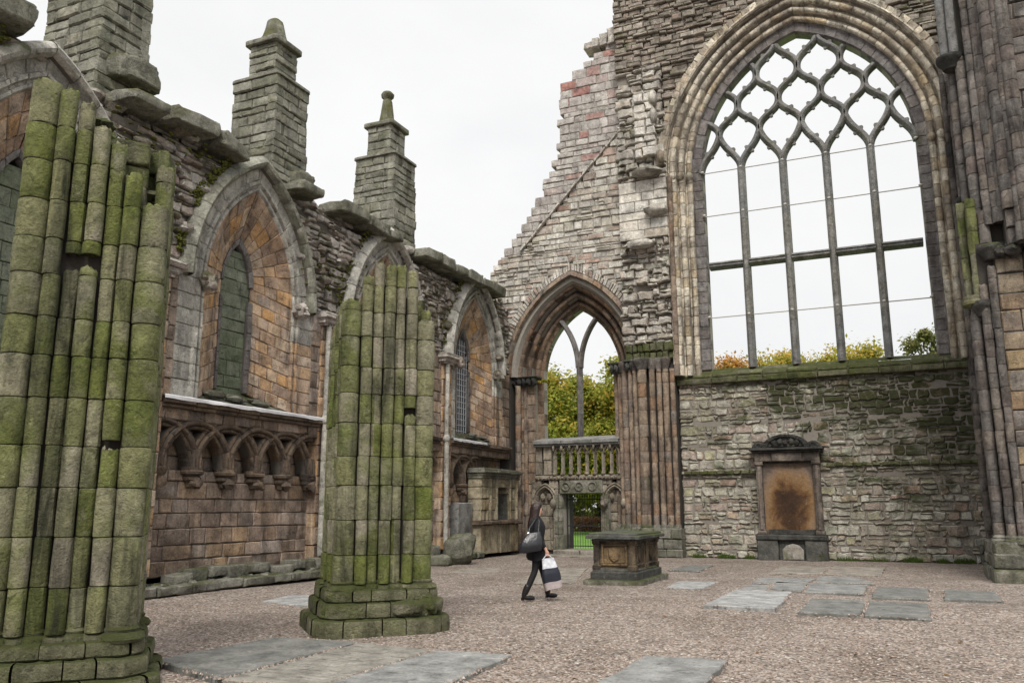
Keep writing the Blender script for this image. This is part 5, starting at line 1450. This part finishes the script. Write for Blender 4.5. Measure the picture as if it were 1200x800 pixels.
# body: one continuous figure (pelvis root), legs, spine, arms, hands with fingers, head
bv, be, br = [], [], []
def V_(p, r, link=None):
    bv.append(p); br.append(r)
    if link is not None: be.append((link, len(bv)-1))
    return len(bv)-1
pel = V_((0,0,.94), .12); sp = V_((0,0,1.10), .105, pel); ch = V_((.0,0,1.27), .12, sp); nk = V_((.015,0,1.43), .05, ch); hb = V_((.03,0,1.50), .055, nk)
hd = V_((.04,0,1.57), .085, hb); ht = V_((.035,0,1.635), .07, hd)
V_((.10,0,1.555), .014, hd)
for sd, knee, ank, toe in ((-1,(-.045,-.095,.50),(-.235,-.10,.12),(-.08,-.10,.035)),(1,(.125,.095,.51),(.225,.09,.12),(.385,.085,.05))):
    hp = V_((0,.085*sd,.88), .09, pel); k_ = V_(knee, .056, hp); a_ = V_(ank, .03, k_); V_((toe[0]*.55+ank[0]*.45, toe[1], .04+.3*toe[2]), .014, a_)
def hand(wr, sd, w):
    palm = V_((wr[0]+.02, wr[1], wr[2]-.06), .024, w)
    for i in range(4):
        bx = wr[0]-.015+.018*i; L = (.062,.072,.068,.055)[3-i]
        f0 = V_((bx+.01, wr[1]-.008*sd, wr[2]-.085), .0095, palm); f1 = V_((bx+.012, wr[1]-.012*sd, wr[2]-.085-L*.5), .009, f0)
        V_((bx+.01, wr[1]+.018*sd, wr[2]-.085-L*.62), .008, f1)
    t0 = V_((wr[0]+.05, wr[1]+.006*sd, wr[2]-.05), .011, palm); V_((wr[0]+.06, wr[1]+.02*sd, wr[2]-.088), .009, t0)
for sd, el, wr in ((-1,(-.02,-.225,1.11),(.13,-.235,.885)),(1,(-.05,.22,1.11),(.03,.24,.87))):
    s_ = V_((.0,.15*sd,1.37), .06, ch); e_ = V_(el, .043, s_); w_ = V_(wr, .028, e_); hand(wr, -sd, w_)
skin('body', bv, be, br, M['skin'], PE)
for sd in (-1, 1):
    mb = MB(); lump(mb, tp(.112, .032*sd, 1.585), (.014,.014,.010), 1, 8, 6, 0); obj('eye', mb, M['coat'], PE)
mb = MB(); lump(mb, tp(.113, 0, 1.525), (.012,.02,.007), 1, 8, 6, .1); obj('mouth', mb, plain_mat('lips', (.4,.14,.12), .5, .1), PE)
# leggings
lv = [(0,0,.93),(0,-.085,.87),(-.045,-.095,.50),(-.12,-.098,.34),(-.235,-.10,.085),(0,.085,.87),(.125,.095,.51),(.17,.093,.34),(.222,.09,.085)]
skin('leggings', lv, [(0,1),(1,2),(2,3),(3,4),(0,5),(5,6),(6,7),(7,8)], [.12,.098,.062,.062,.046,.098,.062,.062,.046], M['leggings'], PE)
for nm, sh, an, he, to, tt in (('boot',(-.16,-.098,.28),(-.23,-.10,.13),(-.265,-.10,.05),(-.13,-.10,.04),(-.05,-.10,.032)),('boot',(.185,.092,.30),(.222,.09,.14),(.215,.09,.065),(.33,.086,.055),(.405,.083,.055))):
    o = skin(nm, [sh,an,he,to,tt], [(0,1),(1,2),(2,3),(3,4)], [.068,.062,.052,.046,.032], M['boot'], PE)
    mb = MB(); ring_stack(mb, *tp(he[0]-.01, he[1], 0)[:2], [(.028,.0 if he[2] < .06 else .02),(.034,.05)], 10); obj('heel', mb, M['boot'], o)
# coat body, sleeves
mb = MB(); rows = []
for (z, cx_, rx, ry) in ((.70,.02,.195,.215),(.74,.015,.20,.22),(.86,.0,.185,.215),(.98,-.005,.165,.20),(1.08,-.005,.145,.18),(1.18,.005,.155,.19),(1.28,.01,.16,.20),(1.36,.0,.135,.195),(1.41,.0,.10,.15),(1.445,.01,.07,.08),(1.47,.015,.062,.065)):
    row = []
    for j in range(28):
        a = 2*pi*j/28; k = 1+.05*mnoise.noise((cos(a)*2, sin(a)*2, z*4))+(.05*sin(a*7+z*3) if z < .95 else .02*sin(a*9+z*20))
        row.append(tp(cx_+rx*k*cos(a), ry*k*sin(a), z+(.02*cos(a*2+1) if z < .72 else 0)))
    rows.append(row)
b, m = mb.grid(rows, True); mb.f.append([b+j for j in range(m)])
obj('coat', mb, M['coat'], PE)
for sd, el, wr in ((-1,(-.02,-.225,1.11),(.115,-.235,.905)),(1,(-.05,.22,1.11),(.02,.238,.89))):
    skin('sleeve', [(0,.10*sd,1.36),(.0,.155*sd,1.365),(-.015,.20*sd,1.24),el,(el[0]*.5+wr[0]*.5,wr[1]*.5+el[1]*.5,1.0),wr], [(i,i+1) for i in range(5)], [.075,.078,.066,.06,.052,.046], M['coat'], PE)
# hair: long, falling over shoulder and back
mb = MB(); rows = []
for (z, cx_, rx, ry) in ((1.715,.03,.02,.02),(1.705,.03,.06,.055),(1.675,.022,.094,.085),(1.62,.008,.108,.098),(1.55,-.008,.106,.10),(1.48,-.02,.095,.10),(1.42,-.035,.09,.11),(1.35,-.06,.085,.125),(1.27,-.085,.07,.115),(1.20,-.10,.045,.08),(1.15,-.11,.02,.035)):
    row = []
    for j in range(30):
        a = 2*pi*j/30; k = 1+.045*sin(a*15+z*6)+.04*sin(a*7-z*5)+.08*mnoise.noise((cos(a)*4, sin(a)*4, z*4))
        if abs(math.atan2(sin(a), cos(a))) < .75 and 1.44 < z < 1.64: k *= .80
        row.append(tp(cx_+rx*k*cos(a), ry*k*sin(a), z))
    rows.append(row)
b, m = mb.grid(rows, True); mb.f.append([b+j for j in range(m)]); mb.f.append([b+(len(rows)-1)*m+j for j in range(m)])
obj('hair', mb, M['hair'], PE)
# handbag
HB = thing('handbag', 'slouchy black leather shoulder bag hanging behind the woman', 'handbag', tp(-.13,-.28,.85))
mb = MB(); rows = []
for (z, cx_, rx, ry) in ((.835,-.16,.12,.04),(.85,-.16,.19,.075),(.92,-.16,.215,.10),(1.0,-.14,.205,.095),(1.08,-.12,.17,.07),(1.15,-.10,.13,.04),(1.18,-.09,.11,.022)):
    row = []
    for j in range(32):
        a = 2*pi*j/32; k = 1+.07*mnoise.noise((cos(a)*2.5, sin(a)*2.5, z*7))+.03*sin(a*10+z*8)
        cc, ss_ = cos(a), sin(a)
        row.append(tp(cx_+rx*k*math.copysign(abs(cc)**.7, cc), -.285+ry*k*math.copysign(abs(ss_)**.8, ss_), z+.02*cc))
    rows.append(row)
b, m = mb.grid(rows, True); mb.f.append([b+j for j in range(m)]); mb.f.append([b+(len(rows)-1)*m+j for j in range(m)])
obj('bag_body', mb, M['leather'], HB)
for q in (-.02, .03):
    mb = MB(); tube(mb, [tp(-.19,-.285+q,1.15), tp(-.17,-.26,1.25), tp(-.06,-.215,1.40), tp(.0,-.17,1.455), tp(.02,-.20,1.38), tp(.0,-.25,1.25), tp(-.01,-.285+q,1.16)], .011, 8); obj('strap', mb, M['leather'], HB)
M['steel'] = plain_mat('steel buckle', (.6,.58,.5), .3, .1, metal=1)
for x in (-.19, -.01):
    mb = MB(); tube(mb, [tp(x+.025*cos(t*pi/5), -.30, 1.155+.025*sin(t*pi/5)) for t in range(11)], .006, 6); obj('buckle', mb, M['steel'], HB)
# shopping bag
SB = thing('shopping_bag', 'white plastic carrier bag with a black printed band held in her hand', 'carrier bag', tp(.22,-.24,.22))
def plast():
    m, nt, bs = new_mat('white carrier plastic'); g = nd(nt, 'ShaderNodeNewGeometry')
    n = noise(nt, g.outputs['Position'], 14, 5, .6)
    nt.links.new(ramp(nt, n, [(.3,(.40,.41,.46)),(.55,(.55,.56,.60)),(.7,(.68,.69,.72))]), bs.inputs['Base Color']); bs.inputs['Roughness'].default_value = .35; return m
M['plastic'] = plast(); M['print'] = plain_mat('black printed band', (.018,.02,.03), .35, .4, 12, .2); M['print_pale'] = plain_mat('pale pink print', (.34,.29,.29), .5, .4, 20)
def bagpt(a, z, grow=0):
    t = (z-.21)/.52
    w_ = .135+.028*(1-abs(t-.35))+grow; d_ = .055+.03*(1-t)+grow
    if t > .5: w_ *= 1-(t-.5)*.55; d_ *= 1-(t-.5)*1.5
    k = 1+.06*mnoise.noise((cos(a)*2, sin(a)*2, z*6))
    cc, ss_ = cos(a), sin(a)
    return tp(.215+.10*(.5-t)+w_*k*math.copysign(abs(cc)**.55, cc), -.24+d_*k*math.copysign(abs(ss_)**.6, ss_), z+.035*cc*(1-t)+.012*cc)
zs = [.21+.52*i/16 for i in range(17)]
def bagpart(name, za, zb, mat, grow=0, closed_bottom=False):
    mb = MB(); n = 8
    rows = [[bagpt(2*pi*j/32, za+(zb-za)*i/n, grow) for j in range(32)] for i in range(n+1)]
    b, m = mb.grid(rows, True)
    if closed_bottom: mb.f.append([b+j for j in range(m)])
    obj(name, mb, mat, SB)
bagpart('bag_top', .56, .73, M['plastic']); bagpart('black_band', .33, .56, M['print'], .001); bagpart('bag_bottom', .21, .33, M['print_pale'], 0, True)
for q in (-.02, .02):
    mb = MB(); tube(mb, [tp(.07,-.24+q,.70), tp(.12,-.245,.77), tp(.15,-.248,.795), tp(.20,-.245,.77), tp(.27,-.24+q,.70)], .008, 8); obj('handle', mb, M['plastic'], SB)

# ------------------------------------------------------------------ TREES AND BUSHES
def leaf_mat(name, pal, patch, amt):
    m, nt, bs = new_mat(name); g = nd(nt, 'ShaderNodeNewGeometry'); P = g.outputs['Position']
    n = len(pal); c = ramp(nt, g.outputs['Random Per Island'], [(i/(n-1), p) for i, p in enumerate(pal)])
    f = ramp(nt, math_(nt, 'ADD', noise(nt, P, .75, 5, .65, .3), math_(nt, 'MULTIPLY_ADD', g.outputs['Random Per Island'], .16, -.08)), [(.50, gray(0)), (.62, gray(amt))])
    c = mix(nt, f, c, patch); nt.links.new(c, bs.inputs['Base Color']); bs.inputs['Roughness'].default_value = .6
    tr = nd(nt, 'ShaderNodeBsdfTranslucent'); nt.links.new(c, tr.inputs[0]); ms = nd(nt, 'ShaderNodeMixShader'); ms.inputs[0].default_value = .42
    out = [x for x in nt.nodes if x.type == 'OUTPUT_MATERIAL'][0]
    nt.links.new(bs.outputs[0], ms.inputs[1]); nt.links.new(tr.outputs[0], ms.inputs[2]); nt.links.new(ms.outputs[0], out.inputs[0]); return m
G1 = [(.20,.24,.03),(.27,.29,.04),(.15,.20,.03),(.42,.40,.06),(.24,.29,.035)]
L_green = leaf_mat('green and orange leaves', G1, (.46,.27,.04), .6)
L_yel = leaf_mat('yellow green leaves', [(.30,.30,.05),(.38,.34,.05),(.22,.25,.04),(.46,.36,.06)], (.55,.30,.05), .7)
L_or = leaf_mat('orange leaves', [(.46,.20,.035),(.54,.29,.05),(.36,.15,.03),(.48,.32,.06)], (.25,.25,.05), .6)
L_dark = leaf_mat('olive leaves', [(.10,.12,.035),(.14,.155,.045),(.18,.185,.06),(.08,.095,.03)], (.30,.26,.07), .5)
L_bush = leaf_mat('bright bush leaves', [(.26,.32,.05),(.36,.40,.06),(.19,.25,.04),(.44,.44,.08)], (.42,.34,.06), .5)
L_conif = leaf_mat('dark evergreen leaves', [(.02,.035,.012),(.03,.05,.016),(.015,.025,.01)], (.05,.06,.02), .4)
L_red = leaf_mat('reddish hedge leaves', [(.28,.13,.07),(.34,.18,.09),(.20,.11,.06)], (.10,.11,.03), .5)
M['bark'] = plain_mat('bark', (.09,.07,.055), .95, .4, 6, .8)
def crown(cx, cy, zc, r, rz, nclump, nleaf, leaf):
    mb = MB(); cs = []
    for i in range(nclump):
        while True:
            d = Vector((U(-1,1),U(-1,1),U(-1,1)))
            if .05 < d.length < 1: break
        d = d.normalized()*(d.length**.45)
        cs.append((cx+d.x*r*.9, cy+d.y*r*.9, zc+d.z*rz*.9, U(.16,.34)*r))
    for i in range(nleaf):
        c = cs[rng.randrange(nclump)]
        g = Vector((rng.gauss(0,1),rng.gauss(0,1),rng.gauss(0,.8)))*c[3]*.55
        p = Vector(c[:3])+g
        nrm = (g.normalized()*.7+Vector((U(-1,1),U(-1,1),U(-.3,1.4)))).normalized()
        a = nrm.orthogonal().normalized(); a = (a*cos(U(0,6.3))+nrm.cross(a)*sin(U(0,6.3))).normalized(); b = nrm.cross(a)
        s = leaf*U(.6,1.4)
        mb.add([tuple(p-a*s), tuple(p+b*s*.5-nrm*s*.1), tuple(p+a*s), tuple(p-b*s*.5-nrm*s*.1)], [[0,1,2,3]])
    return mb, cs
def tree(name, label, x, y, h, r, mat, nleaf=11000, leaf=.17, group='autumn trees beyond the ruin', trunk=.25):
    t = thing(name, label, 'tree', (x, y, 0), group)
    rz = h*.40; zc = h-rz
    mb, cs = crown(x, y, zc, r, rz, 46, nleaf, leaf); obj('crown', mb, mat, t, smooth=False)
    mb = MB(); tube(mb, [(x,y,-.1),(x+.05,y,h*.25),(x-.05,y+.05,h*.5),(x,y,h*.78)], .28, 10, .06)
    for c in cs[::3]: tube(mb, [(x,y,h*U(.25,.5)), ((x+c[0])/2,(y+c[1])/2,(c[2]+h*.4)/2+.3), c[:3]], .09, 6, .02)
    obj('trunk', mb, M['bark'], t)
rng.seed(99)
tree('broadleaf_tree', 'green tree turning orange, filling the left light of the gate arch', -18.7, 47, 10.5, 3.4, L_green, 36000, .125)
tree('broadleaf_tree', 'taller green tree turning orange, filling the right light of the gate arch', -14.6, 47, 10.7, 3.0, L_green, 36000, .125)
tree('broadleaf_tree', 'dense green tree standing behind the two in the gate arch', -17.2, 53, 10.0, 4.0, L_green, 20000, .14)
tree('broadleaf_tree', 'orange red tree top at the left corner of the great window', -11.0, 62, 12.5, 3.4, L_or, 22000, .14)
tree('broadleaf_tree', 'yellow orange tree top in the second light of the great window', -7.4, 62, 13.0, 3.4, L_yel, 22000, .14)
tree('broadleaf_tree', 'wide yellow green tree top in the third light of the great window', -4.2, 63, 13.1, 3.8, L_yel, 24000, .14)
tree('broadleaf_tree', 'orange tinged tree top in the fourth light of the great window', -1.6, 62, 13.2, 3.2, L_yel, 22000, .14)
tree('broadleaf_tree', 'dark olive tree top at the right corner of the great window', 2.1, 56, 12.5, 2.5, L_dark, 16000, .13)
def bush(name, label, x, y, h, r, mat, n=9000, leaf=.12):
    t = thing(name, label, 'bush', (x, y, 0), 'garden bushes seen through the gate')
    mb, cs = crown(x, y, h*.5, r, h*.52, 26, n, leaf); obj('foliage', mb, mat, t, smooth=False)
    mb = MB()
    for c in cs[::3]: tube(mb, [(x,y,0), ((x+c[0])/2,(y+c[1])/2,c[2]*.5), c[:3]], .04, 5, .012)
    obj('stems', mb, M['bark'], t)
bush('bush', 'bright yellow green bush on the left through the gate', -22.0, 58, 4.6, 1.7, L_bush)
bush('bush', 'yellow bush in the middle through the gate', -20.3, 59, 5.2, 1.7, L_bush)
bush('bush', 'dark evergreen bush on the right through the gate', -18.6, 57, 4.4, 1.3, L_conif)
bush('bush', 'light green bush beside the dark evergreen', -17.2, 59, 4.6, 1.7, L_bush)
bush('bush', 'tall green shrub behind the balustrade, left', -23.6, 57, 5.6, 1.9, L_green)
bush('bush', 'tall green shrub behind the balustrade, centre', -20.5, 63, 6.6, 2.6, L_green)
t = thing('low_hedge', 'low reddish hedge across the lawn beyond the gate', 'hedge', (-20, 55, 0))
mb = MB()
for i in range(6000):
    p = Vector((U(-26,-15), 55+U(-.5,.5), U(.0,1.0))); nrm = Vector((U(-1,1),U(-1,1),U(-.3,1.4))).normalized(); a = nrm.orthogonal().normalized(); b = nrm.cross(a); s = U(.06,.13)
    mb.add([tuple(p-a*s), tuple(p+b*s*.5), tuple(p+a*s), tuple(p-b*s*.5)], [[0,1,2,3]])
obj('foliage', mb, L_red, t, smooth=False)
# grass tufts at the foot of the wall
M['tuft'] = leaf_mat('grass blades', [(.07,.12,.02),(.10,.16,.03),(.05,.09,.015)], (.13,.14,.04), .4)
mb = MB()
for i in range(3600):
    seg = rng.random()
    x = U(-6.3,-4.3) if seg < .35 else (U(-.4,2.0) if seg < .9 else U(-1.9,-.4))
    dn = mnoise.noise((x*2.2, 0, 0))
    if dn < -.1 and seg < .95: continue
    y = 28.33-abs(rng.gauss(0,.09)); hgt = U(.05,.15)*(1+.6*dn); a = U(0,6.3); w_ = .008; lx, ly = U(-.05,.05), U(-.06,.03)
    mb.add([(x-w_*cos(a),y-w_*sin(a),0),(x+w_*cos(a),y+w_*sin(a),0),(x+lx*.5+w_*.6*cos(a),y+ly*.5,hgt*.6),(x+lx,y+ly,hgt)], [[0,1,2],[0,2,3]])
o = obj('grass', mb, M['tuft'], smooth=False); o['kind'] = 'stuff'; o['label'] = 'green grass tufts along the foot of the rubble wall'; o['category'] = 'grass'
# loose gravel and fallen leaves on the near ground
def scatter(name, mat, n, size, flat, label, cat, leaf=False):
    mb = MB()
    for i in range(n):
        r = 5+11*rng.random()**1.3; a = radians(24.4+U(-36,36)); x, y = -r*sin(a), r*cos(a)
        s_ = U(.6,1.3)*size; z = gz(x, y)
        if leaf:
            q = U(0,6.3); t = U(-.3,.5)
            mb.add([(x-s_*cos(q),y-s_*sin(q),z+.006),(x+.5*s_*sin(q),y-.5*s_*cos(q),z+.012+s_*t*.3),(x+s_*cos(q),y+s_*sin(q),z+.01),(x-.5*s_*sin(q),y+.5*s_*cos(q),z+.02+s_*t*.2)], [[0,1,2],[0,2,3]])
        else:
            vs_ = []
            for k in range(4):
                q = k*pi/2+U(-.5,.5); vs_.append((x+s_*cos(q)*U(.7,1.2), y+s_*sin(q)*U(.7,1.2), z+U(0,.3)*s_*flat))
            vs_.append((x+U(-.3,.3)*s_, y+U(-.3,.3)*s_, z+s_*flat*U(.7,1.2)))
            mb.add(vs_, [[0,1,4],[1,2,4],[2,3,4],[3,0,4]])
    o = obj(name, mb, mat, smooth=False); o['kind'] = 'stuff'; o['label'] = label; o['category'] = cat
def pebble_mat():
    m, nt, bs = new_mat('loose stones'); g = nd(nt, 'ShaderNodeNewGeometry')
    nt.links.new(ramp(nt, g.outputs['Random Per Island'], [(0,(0.106,0.079,0.065)),(.3,(0.246,0.194,0.159)),(.55,(0.317,0.255,0.215)),(.8,(0.194,0.145,0.116)),(1,(0.440,0.405,0.361))]), bs.inputs['Base Color']); return m
M['pebble'] = pebble_mat()
o = obj('slab_edge_gravel', SLAB_DRIFT, M['pebble'], smooth=False); o['kind'] = 'stuff'; o['label'] = 'gravel spilling over the edges of the flat gravestones'; o['category'] = 'gravel'
scatter('loose_gravel', M['pebble'], 42000, .017, .6, 'loose pinkish stones strewn over the gravel floor', 'gravel')
M['dead_leaf'] = leaf_mat('fallen leaves', [(.12,.06,.025),(.20,.11,.04),(.08,.05,.03)], (.26,.17,.05), .5)
scatter('fallen_leaves', M['dead_leaf'], 420, .028, .3, 'small brown fallen leaves scattered over the gravel', 'leaves', True)
